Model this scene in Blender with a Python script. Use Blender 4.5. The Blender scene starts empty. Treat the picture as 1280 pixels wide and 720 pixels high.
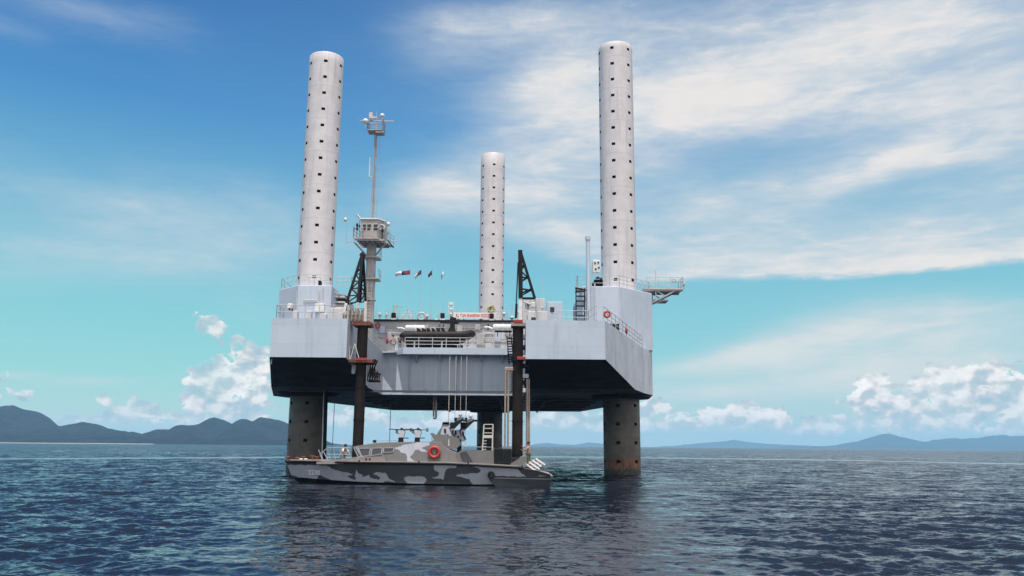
import bpy, math, random
import numpy as np
from mathutils import Vector, Matrix

R = math.radians
C = bpy.context
scene = C.scene
col = scene.collection
random.seed(11)

# ------------------------------------------------------------------ camera
EYE, FOC, HOR, ROLL = 2.65, 1030.0, 557.2, R(0.45)
PITCH = math.atan((HOR - 360) / FOC)
cam = bpy.data.cameras.new("camera")
cam.sensor_width = 36.0
cam.lens = FOC / 1280 * 36.0
cam.clip_start, cam.clip_end = 0.5, 60000
camo = bpy.data.objects.new("camera", cam)
col.objects.link(camo)
camo.matrix_world = (Matrix.Translation((0, 0, EYE)) @ Matrix.Rotation(R(90) + PITCH, 4, 'X')
                     @ Matrix.Rotation(ROLL, 4, 'Z'))
scene.camera = camo
_f = np.array([0, math.cos(PITCH), math.sin(PITCH)])
_u0 = np.array([0, -math.sin(PITCH), math.cos(PITCH)])
_r0 = np.array([1., 0, 0])
_r = math.cos(ROLL) * _r0 + math.sin(ROLL) * _u0
_u = -math.sin(ROLL) * _r0 + math.cos(ROLL) * _u0


def ray(px, py):
    return _f * FOC + _r * (px - 640) - _u * (py - 360)


def P(px, py, Y):
    """survey helper: the point at depth Y seen at (px, py) of the 1280 px photograph"""
    d = ray(px, py)
    t = Y / d[1]
    return Vector((d[0] * t, Y, EYE + d[2] * t))


def PX(px, Y, z):
    """x of a point at depth Y and height z seen in photograph column px"""
    p = P(px, 557, Y)
    q = P(px, 300, Y)
    k = (z - p.z) / (q.z - p.z)
    return p.x + (q.x - p.x) * k


# ------------------------------------------------------------------ light and exposure
SUN_EL, SUN_AZ = R(73), R(181)      # azimuth clockwise from +Y: behind the camera, a little left
scene.view_settings.view_transform = 'Standard'
scene.view_settings.look = 'None'
scene.view_settings.exposure = 0.0
scene.view_settings.gamma = 1.0
scene.view_settings.use_curve_mapping = False
scene.render.engine = 'CYCLES'
scene.cycles.max_bounces = 6
scene.cycles.volume_bounces = 1
scene.cycles.use_denoising = True

sun = bpy.data.lights.new("sun", 'SUN')
sun.energy = 4.9
sun.angle = R(0.6)
sun.color = (1.0, 0.95, 0.88)
suno = bpy.data.objects.new("sun", sun)
col.objects.link(suno)
sd = Vector((math.sin(SUN_AZ) * math.cos(SUN_EL), math.cos(SUN_AZ) * math.cos(SUN_EL), math.sin(SUN_EL)))
suno.rotation_euler = sd.to_track_quat('Z', 'Y').to_euler()
suno.location = sd * 200


# ------------------------------------------------------------------ node helpers
class NT:
    def __init__(self, tree):
        self.t, self.n, self.l = tree, tree.nodes, tree.links

    def new(self, kind, **kw):
        n = self.n.new(kind)
        for k, v in kw.items():
            setattr(n, k, v)
        return n

    def put(self, sock, v):
        if hasattr(v, 'is_output') or isinstance(v, bpy.types.NodeSocket):
            self.l.new(v, sock)
        else:
            sock.default_value = v

    def m(self, op, a, b=None, c=None, clamp=False):
        n = self.new('ShaderNodeMath', operation=op, use_clamp=clamp)
        self.put(n.inputs[0], a)
        if b is not None:
            self.put(n.inputs[1], b)
        if c is not None:
            self.put(n.inputs[2], c)
        return n.outputs[0]

    def step(self, v, lo, hi, a=0.0, b=1.0, smooth=True):
        n = self.new('ShaderNodeMapRange', interpolation_type='SMOOTHSTEP' if smooth else 'LINEAR')
        self.put(n.inputs[0], v)
        n.inputs[1].default_value, n.inputs[2].default_value = lo, hi
        n.inputs[3].default_value, n.inputs[4].default_value = a, b
        return n.outputs[0]

    def comb(self, x, y, z=0.0):
        n = self.new('ShaderNodeCombineXYZ')
        for i, v in enumerate((x, y, z)):
            self.put(n.inputs[i], v)
        return n.outputs[0]

    def noise(self, vec, scale, detail=4, rough=.55, dist=0.0, lac=2.0):
        n = self.new('ShaderNodeTexNoise')
        self.put(n.inputs['Vector'], vec)
        n.inputs['Scale'].default_value = scale
        n.inputs['Detail'].default_value = detail
        n.inputs['Roughness'].default_value = rough
        n.inputs['Lacunarity'].default_value = lac
        n.inputs['Distortion'].default_value = dist
        return n.outputs['Fac']

    def mapping(self, vec, loc=(0, 0, 0), rot=(0, 0, 0), scale=(1, 1, 1), kind='POINT'):
        n = self.new('ShaderNodeMapping', vector_type=kind)
        self.put(n.inputs['Vector'], vec)
        n.inputs['Location'].default_value = loc
        n.inputs['Rotation'].default_value = rot
        n.inputs['Scale'].default_value = scale
        return n.outputs[0]

    def mix(self, f, a, b, blend='MIX'):
        n = self.new('ShaderNodeMix', data_type='RGBA', blend_type=blend)
        self.put(n.inputs['Factor'], f)
        self.put(n.inputs['A'], a if not isinstance(a, tuple) else (*a[:3], 1))
        self.put(n.inputs['B'], b if not isinstance(b, tuple) else (*b[:3], 1))
        return n.outputs['Result']

    def ramp(self, f, stops):
        n = self.new('ShaderNodeValToRGB')
        self.put(n.inputs[0], f)
        e = n.color_ramp.elements
        while len(e) < len(stops):
            e.new(0.5)
        for el, (p, c) in zip(e, stops):
            el.position = p
            el.color = (*c, 1)
        return n.outputs[0]


def lin(r, g, b):
    f = lambda c: (c / 255 / 12.92) if c / 255 <= .04045 else ((c / 255 + .055) / 1.055) ** 2.4
    return (f(r), f(g), f(b))


# ------------------------------------------------------------------ sky
def azel(px, py):
    d = ray(px, py)
    d = d / np.linalg.norm(d)
    return math.atan2(d[0], d[1]), math.asin(d[2])


def build_sky():
    w = bpy.data.worlds.new("World")
    scene.world = w
    w.use_nodes = True
    w.node_tree.nodes.clear()
    t = NT(w.node_tree)
    sky = t.new('ShaderNodeTexSky', sky_type='NISHITA')
    sky.sun_disc = False
    sky.sun_elevation = SUN_EL
    sky.sun_rotation = SUN_AZ
    sky.ozone_density = 2.0
    tc = t.new('ShaderNodeTexCoord')
    sp = t.new('ShaderNodeSeparateXYZ')
    t.l.new(tc.outputs['Generated'], sp.inputs[0])
    az = t.m('ARCTAN2', sp.outputs[0], sp.outputs[1])
    el = t.m('ARCSINE', t.m('MAXIMUM', t.m('MINIMUM', sp.outputs[2], 1.0), -1.0))
    uv = t.comb(az, el)

    def blob(px, py, sx, sy, rot=0.0, after=None):
        """ellipse on the sky, radii given in photograph pixels"""
        a, e = azel(px, py)
        src = uv
        if after is not None:       # makes the renderer evaluate the ellipses one after another
            ma = t.new('ShaderNodeVectorMath', operation='MULTIPLY_ADD')
            t.l.new(after, ma.inputs[0])
            ma.inputs[1].default_value = (1e-9, 1e-9, 0)
            t.l.new(uv, ma.inputs[2])
            src = ma.outputs[0]
        mp = t.mapping(src, (a, e, 0), (0, 0, R(rot)), (sx / FOC, sy / FOC, 1), 'TEXTURE')
        d = t.new('ShaderNodeVectorMath', operation='DOT_PRODUCT')
        t.l.new(mp, d.inputs[0])
        t.l.new(mp, d.inputs[1])
        return d.outputs['Value']

    def soft(blobs):
        acc = None
        for (px, py, sx, sy, rot, amp) in blobs:
            g = t.m('EXPONENT', t.m('MULTIPLY', blob(px, py, sx, sy, rot, acc), -1.0))
            acc = t.m('MULTIPLY', g, amp) if acc is None else t.m('MULTIPLY_ADD', g, amp, acc)
        return acc

    def hard(blobs):
        acc = None
        for (px, py, sx, sy, rot, amp) in blobs:
            g = t.m('MULTIPLY', t.m('SUBTRACT', 1.0, blob(px, py, sx, sy, rot, acc)), amp)
            acc = g if acc is None else t.m('MAXIMUM', acc, g)
        return t.m('MAXIMUM', acc, -1.0)

    # clear air: deep blue high up, teal low down
    elf = t.step(el, 0.0, 0.56, smooth=False)
    clear = t.ramp(elf, [(0.0, (.80, .90, .82)), (0.06, lin(190, 231, 222)), (0.13, lin(158, 226, 222)), (0.27, lin(136, 214, 221)),
                         (0.45, lin(112, 188, 217)), (0.68, lin(74, 146, 207)), (1.0, lin(44, 103, 174))])
    # the left sky is deeper than the right one
    lr = t.step(az, -0.55, 0.45)
    clear = t.mix(t.m('MULTIPLY', lr, 0.55), clear, t.mix(0.5, clear, lin(140, 196, 222)))
    skyn = t.new('ShaderNodeVectorMath', operation='SCALE')
    t.l.new(sky.outputs[0], skyn.inputs[0])
    skyn.inputs['Scale'].default_value = 0.09
    clear = t.mix(0.12, clear, skyn.outputs[0])

    # high thin cloud
    st = t.mapping(uv, rot=(0, 0, R(-9)), scale=(1.0, 2.6, 1))
    n1 = t.noise(st, 3.6, 6, .50, .6)
    n2 = t.noise(t.mapping(uv, (3.1, 1.7, 0), (0, 0, R(-20)), (1.0, 4.2, 1)), 7.0, 6, .54, .9)
    n3 = t.noise(t.mapping(uv, (1.3, 4.7, 0), (0, 0, R(8)), (1.0, 3.0, 1)), 14.0, 6, .62, .6)
    n4 = t.noise(t.mapping(uv, (2.3, .7, 0), (0, 0, R(-5)), (1.0, 4.5, 1)), 30.0, 6, .62, .5)
    nn = t.m('ADD', t.m('ADD', t.m('MULTIPLY', n1, .34), t.m('MULTIPLY', n2, .30)), t.m('ADD', t.m('MULTIPLY', n3, .20), t.m('MULTIPLY', n4, .16)))
    env = soft([(980, 95, 170, 36, 14, .52), (1080, 55, 120, 40, 18, .36), (1000, 40, 330, 70, 0, .50), (760, 70, 200, 80, 0, .26), (1250, 70, 170, 90, 0, .55),
                (690, 108, 70, 34, 8, .60), (640, 25, 130, 26, 4, .50), (820, 120, 130, 30, 0, .50), (1140, 130, 190, 30, -4, .42),
                (1110, 205, 120, 18, 16, .50), (1240, 182, 90, 16, 8, .40), (930, 240, 100, 20, 10, .26),
                (540, 240, 62, 30, 0, .50), (640, 215, 110, 55, 10, .46), (700, 170, 130, 60, 0, .42), (690, 290, 90, 34, -16, .52), (560, 255, 90, 40, 6, .22), (760, 240, 120, 50, 10, .26),
                (560, 60, 80, 60, 0, .22), (95, 10, 130, 22, -4, .34), (10, 36, 60, 14, -4, .25), (200, 15, 70, 16, 0, .2),
                (1020, 415, 130, 22, 9, .46), (1160, 400, 150, 30, -3, .50), (1230, 440, 180, 46, 0, .46), (1080, 455, 150, 26, -2, .46), (900, 458, 130, 13, 4, .46), (950, 436, 100, 11, 10, .36), (850, 490, 120, 12, 0, .3), (1010, 480, 130, 16, 3, .36),
                (1000, 500, 330, 30, 0, .32), (130, 260, 260, 60, 2, .34), (60, 330, 200, 34, 4, .32), (300, 300, 160, 60, 6, .26), (330, 395, 80, 30, 0, .18),
                (110, 476, 60, 7, 2, .42), (20, 468, 34, 5, 6, .42), (250, 470, 60, 12, 0, .2), (460, 320, 90, 40, 0, .16), (500, 520, 500, 16, 0, .26)])
    # a long bank on the right with a sharp lower edge
    a8, e8 = azel(800, 358)
    edge = t.m('MULTIPLY_ADD', t.m('MAXIMUM', t.m('SUBTRACT', a8, az), 0.0), .30, e8)
    dy = t.m('SUBTRACT', el, edge)
    dyn = t.m('MULTIPLY_ADD', t.m('SUBTRACT', nn, .5), .03, dy)
    bank = t.m('MULTIPLY', t.step(dyn, -.003, .010), t.m('EXPONENT', t.m('MULTIPLY', t.m('MAXIMUM', dy, 0.0), -11.5)))
    bank = t.m('MULTIPLY', bank, t.step(az, azel(640, 300)[0], azel(880, 300)[0]))
    env = t.m('MULTIPLY_ADD', bank, 1.15, env)
    dens = t.m('ADD', env, t.m('MULTIPLY', t.m('SUBTRACT', nn, .5), t.m('MULTIPLY_ADD', env, 1.8, .5)))
    cirrus = t.step(dens, .0, 1.08)
    # outside the photographed part of the sky: scattered thin cloud
    around = t.step(t.m('ABSOLUTE', az), .75, 1.1)
    cirrus = t.m('MAXIMUM', cirrus, t.m('MULTIPLY', around, t.step(nn, .50, .70, 0, .8)))
    hi = t.step(el, .65, .95)
    cirrus = t.m('MAXIMUM', cirrus, t.m('MULTIPLY', hi, t.step(nn, .40, .60, .2, .85)))  # high cloud out of view, thickened to grey the sea's reflections
    # unseen bright overcast added right of and behind the viewer as fill light
    side = t.m('MULTIPLY', t.step(az, .75, 1.05), t.m('MAXIMUM', t.step(az, 1.9, 2.3), t.step(el, .32, .60, 1.0, 0.0)))
    back = t.m('MULTIPLY', t.m('MAXIMUM', side, t.step(az, -2.2, -2.6)), t.step(el, .02, .12))
    cirrus = t.m('MAXIMUM', cirrus, t.m('MULTIPLY', back, t.step(nn, .36, .54, .7, 1)))
    ccol = t.mix(t.step(t.m('MULTIPLY_ADD', t.m('SUBTRACT', nn, .5), 2.6, dens), .45, 1.45), lin(208, 217, 224), lin(241, 235, 231))
    ccol = t.mix(t.step(el, .06, .22, .75, 0.0), ccol, lin(214, 226, 224))
    ccol = t.mix(back, ccol, (1.5, 1.42, 1.38))
    c = t.mix(t.m('MULTIPLY', cirrus, .95), clear, ccol)

    # heaped clouds along the horizon
    body = hard([(292, 506, 52, 24, 0, .8), (300, 480, 44, 34, 0, .9), (292, 470, 40, 32, 0, 1.0), (318, 455, 24, 26, 0, 1.0), (258, 482, 30, 28, 0, .9), (255, 508, 34, 24, 0, .9),
                 (308, 520, 34, 16, 0, 1.0), (264, 409, 24, 13, -30, .95), (284, 422, 20, 12, -35, .55),
                 (172, 513, 24, 14, 0, 1.0), (150, 522, 16, 10, 0, .8), (195, 522, 16, 8, 0, .5), (131, 501, 9, 7, 0, .8),
                 (104, 524, 18, 6, 0, .7), (226, 520, 12, 8, 0, .4), (30, 530, 60, 10, 0, .5),
                 (440, 522, 55, 13, 0, 1.0), (510, 530, 40, 10, 0, .8), (575, 522, 60, 20, 0, .7), (700, 524, 52, 12, 0, 1.0),
                 (770, 528, 50, 16, 0, .8), (815, 512, 26, 14, 25, 1.0),
                 (850, 526, 34, 13, 0, .9), (935, 520, 44, 18, 0, 1.0), (890, 520, 26, 12, 0, .9), (965, 527, 34, 13, 0, .9), (1040, 530, 44, 13, 0, 1.0),
                 (1010, 538, 60, 8, 0, .9), (1090, 492, 36, 22, 15, 1.0), (1120, 512, 48, 26, 10, 1.0), (1165, 520, 60, 26, 0, 1.0),
                 (1185, 482, 44, 25, 0, 1.0), (1245, 488, 44, 38, 0, .95), (1218, 460, 12, 6, 0, .6),
                 (1290, 505, 60, 44, 0, 1.0), (1400, 500, 90, 50, 0, 1.0), (1500, 520, 80, 34, 0, 1.0), (-90, 500, 80, 40, 0, 1.0),
                 (-220, 520, 90, 30, 0, 1.0)])
    k1 = t.noise(t.mapping(uv, scale=(1, 1.25, 1)), 56, 6, .60, .2)
    lite = t.mapping(uv, (0.003, -0.005, 0), scale=(1, 1, 1))
    k2 = t.noise(t.mapping(lite, scale=(1, 1.25, 1)), 56, 6, .60, .2)
    cd = t.m('ADD', body, t.m('MULTIPLY', t.m('SUBTRACT', k1, .5), 4.0))
    cum = t.step(cd, .04, .42)
    soften = t.step(t.noise(uv, 16, 2, .5), .35, .65, .72, 1.0)
    cum = t.m('MULTIPLY', cum, soften)
    # fade the feet of the heaps into the air above the sea
    cum = t.m('MULTIPLY', cum, t.step(el, .002, .022, .55, 1.0))
    g1 = t.noise(t.mapping(uv, scale=(1, 1.25, 1)), 44, 2.5, .5, .0)
    g2 = t.noise(t.mapping(t.mapping(uv, (0.004, -0.008, 0)), scale=(1, 1.25, 1)), 44, 2.5, .5, .0)
    sh = t.m('ADD', .55, t.m('MULTIPLY', t.m('SUBTRACT', g1, g2), -3.6), clamp=True)
    sh = t.m('ADD', sh, t.m('MULTIPLY', t.m('SUBTRACT', k1, k2), -1.6), clamp=True)
    sh = t.m('ADD', t.m('MULTIPLY', sh, .7), t.m('MULTIPLY', t.step(cd, .3, 1.5), .0), clamp=True)
    sh = t.m('ADD', sh, t.m('MULTIPLY', t.m('SUBTRACT', t.noise(uv, 22, 3, .5), .44), 1.5), clamp=True)
    kcol = t.ramp(sh, [(0.0, lin(172, 198, 210)), (.35, lin(206, 213, 217)), (.65, (.92, .87, .85)), (1.0, (1.12, 1.07, 1.04))])
    kcol = t.mix(t.step(el, .0, .05, .40, 0.0), kcol, (.80, .86, .84))
    c = t.mix(cum, c, kcol)
    # below the horizon: the colour of open sea
    c = t.mix(t.step(el, -.012, -.002), lin(60, 92, 124), c)
    bg = t.new('ShaderNodeBackground')
    t.l.new(c, bg.inputs[0])
    bg.inputs[1].default_value = 1.0
    out = t.new('ShaderNodeOutputWorld')
    t.l.new(bg.outputs[0], out.inputs[0])
    w.cycles.sampling_method = 'MANUAL'
    w.cycles.sample_map_resolution = 1024


build_sky()


# ------------------------------------------------------------------ materials
def principled(name, colr, rough=.6, metal=0.0, spec=.4):
    m = bpy.data.materials.new(name)
    m.use_nodes = True
    b = m.node_tree.nodes['Principled BSDF']
    b.inputs['Base Color'].default_value = (*colr, 1)
    b.inputs['Roughness'].default_value = rough
    b.inputs['Metallic'].default_value = metal
    b.inputs['Specular IOR Level'].default_value = spec
    return m, NT(m.node_tree), b


def paint(name, c1, c2=None, scale=1.2, rough=.55, streak=0.0, rust=0.0, bump=0.0, metal=0.0, seams=0.0, plates=0.0):
    """worn paint: two close tones in patches, optional run-down stains and rust spots"""
    m, t, b = principled(name, c1, rough, metal, .15 if max(c1) < .04 else .4)
    tc = t.new('ShaderNodeTexCoord').outputs['Object']
    c2 = c2 or tuple(x * .8 for x in c1)
    n = t.noise(tc, scale, 6, .62)
    c = t.mix(t.step(n, .35, .68), c1, c2)
    if streak:
        s = t.noise(t.mapping(tc, scale=(1, 1, .07)), 2.3, 5, .6)
        c = t.mix(t.m('MULTIPLY', t.step(s, .52, .72), streak), c, tuple(x * y for x, y in zip(c1, (.62, .58, .54))))
    if seams:
        w = t.noise(t.mapping(tc, scale=(.02, .02, 1)), .9, 0, .5)
        c = t.mix(t.m('MULTIPLY', t.step(w, .45, .55), seams), c, tuple(x * .88 for x in c1))
    if rust:
        s = t.noise(t.mapping(tc, (5, 2, 1), scale=(1, 1, .25)), 3.1, 6, .7)
        c = t.mix(t.m('MULTIPLY', t.step(s, .66, .76), rust), c, (.20, .085, .04))
    if plates:
        sp = t.new('ShaderNodeSeparateXYZ')
        t.l.new(tc, sp.inputs[0])
        bk = t.new('ShaderNodeTexBrick')
        t.put(bk.inputs['Vector'], t.comb(t.m('ADD', sp.outputs[0], t.m('MULTIPLY', sp.outputs[1], .9)), sp.outputs[2], 0.0))
        bk.inputs['Scale'].default_value = 1.0
        bk.inputs['Brick Width'].default_value, bk.inputs['Row Height'].default_value = 3.1, 1.42
        bk.inputs['Mortar Size'].default_value, bk.inputs['Mortar Smooth'].default_value = .022, .6
        bk.inputs['Color1'].default_value = (1, 1, 1, 1)
        bk.inputs['Color2'].default_value = (.93, .94, .95, 1)
        bk.inputs['Mortar'].default_value = (.80, .79, .79, 1)
        c = t.mix(plates, c, t.mix(1.0, c, bk.outputs['Color'], 'MULTIPLY'))
        # chalky patches where paint has been touched up
        tp = t.noise(t.mapping(tc, (9, 4, 2), scale=(1, 1, 1.4)), .55, 3, .4)
        c = t.mix(t.step(tp, .60, .63, 0, .28), c, tuple(x * .90 for x in c2))
    t.put(b.inputs['Base Color'], c)
    t.put(b.inputs['Roughness'], t.step(n, .3, .7, rough * .85, min(1, rough * 1.2)))
    if bump:
        bp = t.new('ShaderNodeBump')
        bp.inputs['Strength'].default_value = bump
        bp.inputs['Distance'].default_value = .05
        t.l.new(t.noise(t.mapping(tc, scale=(1, 1, .6)), .9, 3, .5), bp.inputs['Height'])
        t.l.new(bp.outputs[0], b.inputs['Normal'])
    return m


M = {}
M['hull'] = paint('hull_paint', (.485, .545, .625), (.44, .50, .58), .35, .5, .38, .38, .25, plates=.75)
M['hull_lit'] = paint('hull_lit_paint', (.60, .60, .625), (.52, .53, .56), .5, .55, .7, .5, .3, plates=.9)  # same hull paint, made lighter and warmer as if sun grazed the sides
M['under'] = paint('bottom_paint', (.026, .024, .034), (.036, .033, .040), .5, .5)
M['bottom'] = paint('flat_bottom_lit', (.11, .11, .14), (.08, .08, .105), .6, .5)  # underside paint lightened to mimic light thrown up by the water
M['deckgrey'] = paint('deck_paint', (.36, .37, .39), (.28, .29, .31), 1.5, .7, rust=.3)
M['house'] = paint('house_paint', (.50, .55, .63), (.455, .505, .585), .5, .5, .4, .25, .15, plates=.6)
M['cabin'] = paint('cabin_paint', (.56, .54, .54), (.47, .46, .47), 1.0, .55, .4, .25)
M['white'] = paint('white_paint', (.72, .71, .70), (.60, .59, .58), 3, .45, .2, .1)
M['rail'] = paint('rail_paint', (.50, .50, .50), (.40, .40, .41), 3, .5)
M['black'] = paint('black_steel', (.009, .009, .012), (.017, .016, .017), 2, .6)
M['pile'] = paint('pile_steel', (.012, .009, .009), (.026, .018, .016), 1.2, .8, .3, .4)
M['rust'] = paint('rusty_steel', (.20, .07, .04), (.11, .045, .03), 2.5, .8)
M['redsteel'] = paint('red_paint', (.38, .03, .04), (.28, .03, .03), 2.5, .6)
M['tower'] = paint('tower_paint', (.42, .385, .375), (.32, .295, .29), 1.2, .55, .3, .2)
M['tan'] = paint('tan_pipe', (.34, .27, .23), (.26, .20, .17), 2, .6)
M['glass'] = principled('dark_glass', (.02, .025, .03), .08)[0]
M['lglass'] = principled('grey_glass', (.055, .055, .058), .10)[0]
M['rubber'] = paint('black_rubber', (.016, .016, .018), (.026, .025, .025), 3, .7)
M['tube'] = paint('boat_tube', (.022, .017, .017), (.036, .027, .026), 2, .55)
M['orange'] = paint('buoy_red', (.45, .045, .035), (.36, .04, .03), 4, .5)
M['buoywhite'] = principled('buoy_white', (.75, .72, .7), .5)[0]
M['red'] = principled('letter_red', (.50, .02, .025), .6)[0]
M['cloth'] = principled('banner_cloth', (.72, .70, .68), .8)[0]
M['yellow'] = principled('sign_yellow', (.30, .30, .09), .6)[0]
M['rope'] = paint('rope', (.62, .58, .54), (.5, .46, .42), 6, .9)
M['skin'] = principled('skin', (.30, .16, .10), .55)[0]
M['hair'] = principled('hair', (.012, .010, .009), .6)[0]
M['shirt_white'] = paint('shirt_white', (.62, .58, .52), (.5, .46, .42), 9, .9)
M['shirt_tan'] = paint('shirt_tan', (.42, .27, .19), (.36, .22, .16), 9, .9)
M['shirt_grey'] = paint('shirt_grey', (.32, .32, .33), (.2, .2, .22), 9, .9)
M['dark_cloth'] = paint('dark_cloth', (.025, .025, .03), (.04, .04, .045), 9, .9)
M['olive'] = paint('olive_cloth', (.13, .13, .075), (.08, .085, .05), 9, .9)
M['bdark'] = paint('boat_dark', (.046, .049, .055), (.058, .061, .066), 1.1, .55, .25)
M['blight'] = paint('boat_light', (.35, .36, .395), (.30, .31, .345), 1.1, .55, .35, .15)
M['bmid'] = paint('boat_mid', (.175, .165, .16), (.15, .145, .142), 1.1, .55, .25)
M['bpale'] = paint('boat_pale', (.46, .46, .52), (.42, .43, .49), 1.1, .55, .2)
M['bdeck'] = paint('boat_deck', (.30, .255, .245), (.23, .20, .195), 1.5, .75)
M['flag_dark'] = paint('flag_blue', (.03, .035, .10), (.05, .04, .06), 5, .9)
M['flag_red'] = paint('flag_red', (.26, .04, .05), (.2, .03, .04), 5, .9)
M['dome'] = principled('dome_plastic', (.45, .45, .46), .25)[0]


def leg_material():
    m, t, b = principled('leg_paint', (.5, .5, .5), .5)
    tc = t.new('ShaderNodeTexCoord').outputs['Object']
    z = t.new('ShaderNodeSeparateXYZ')
    t.l.new(tc, z.inputs[0])
    z = z.outputs[2]
    n = t.noise(tc, .9, 7, .65)
    c = t.mix(t.step(n, .35, .66), (.64, .60, .605), (.56, .525, .53))
    s = t.noise(t.mapping(tc, scale=(1, 1, .06)), 1.9, 6, .62)
    c = t.mix(t.m('MULTIPLY', t.step(s, .5, .72), .55), c, (.36, .335, .335))
    # weld bands between the cans of the leg
    wv = t.m('FRACT', t.m('MULTIPLY', z, 1 / 3.57))
    band = t.m('MULTIPLY', t.step(wv, .0, .02), t.step(wv, .05, .03))
    c = t.mix(t.m('MULTIPLY', band, .22), c, (.30, .28, .28))
    sp = t.noise(tc, 5.5, 5, .75)
    c = t.mix(t.m('MULTIPLY', t.step(sp, .66, .74), .5), c, (.19, .13, .11))
    # the lower leg is painted dark for the hull's shade, the splash zone rusty, the foot weedy
    zn = t.m('ADD', z, t.m('MULTIPLY', t.m('SUBTRACT', s, .5), 1.1))
    low = t.mix(t.step(n, .3, .7), (.155, .13, .105), (.10, .083, .07))
    c = t.mix(t.step(zn, 11.0, 7.0), c, low)
    rustc = t.mix(t.step(t.noise(t.mapping(tc, scale=(1, 1, .35)), 2.6, 6, .7), .38, .62), (.24, .105, .055), (.075, .045, .035))
    c = t.mix(t.step(zn, 1.62, 1.38), c, rustc)
    zw = t.m('ADD', z, t.m('MULTIPLY', t.m('SUBTRACT', t.noise(t.mapping(tc, scale=(1, 1, .5)), 3.2, 6, .75), .5), 1.7))
    c = t.mix(t.step(zw, .75, .35), c, t.mix(t.step(sp, .4, .6), (.014, .018, .012), (.05, .05, .038)))
    t.put(b.inputs['Base Color'], c)
    t.put(b.inputs['Roughness'], t.step(n, .3, .7, .42, .62))
    bp = t.new('ShaderNodeBump')
    bp.inputs['Strength'].default_value = .25
    bp.inputs['Distance'].default_value = .04
    t.l.new(n, bp.inputs['Height'])
    t.l.new(bp.outputs[0], b.inputs['Normal'])
    return m


M['leg'] = leg_material()


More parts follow.
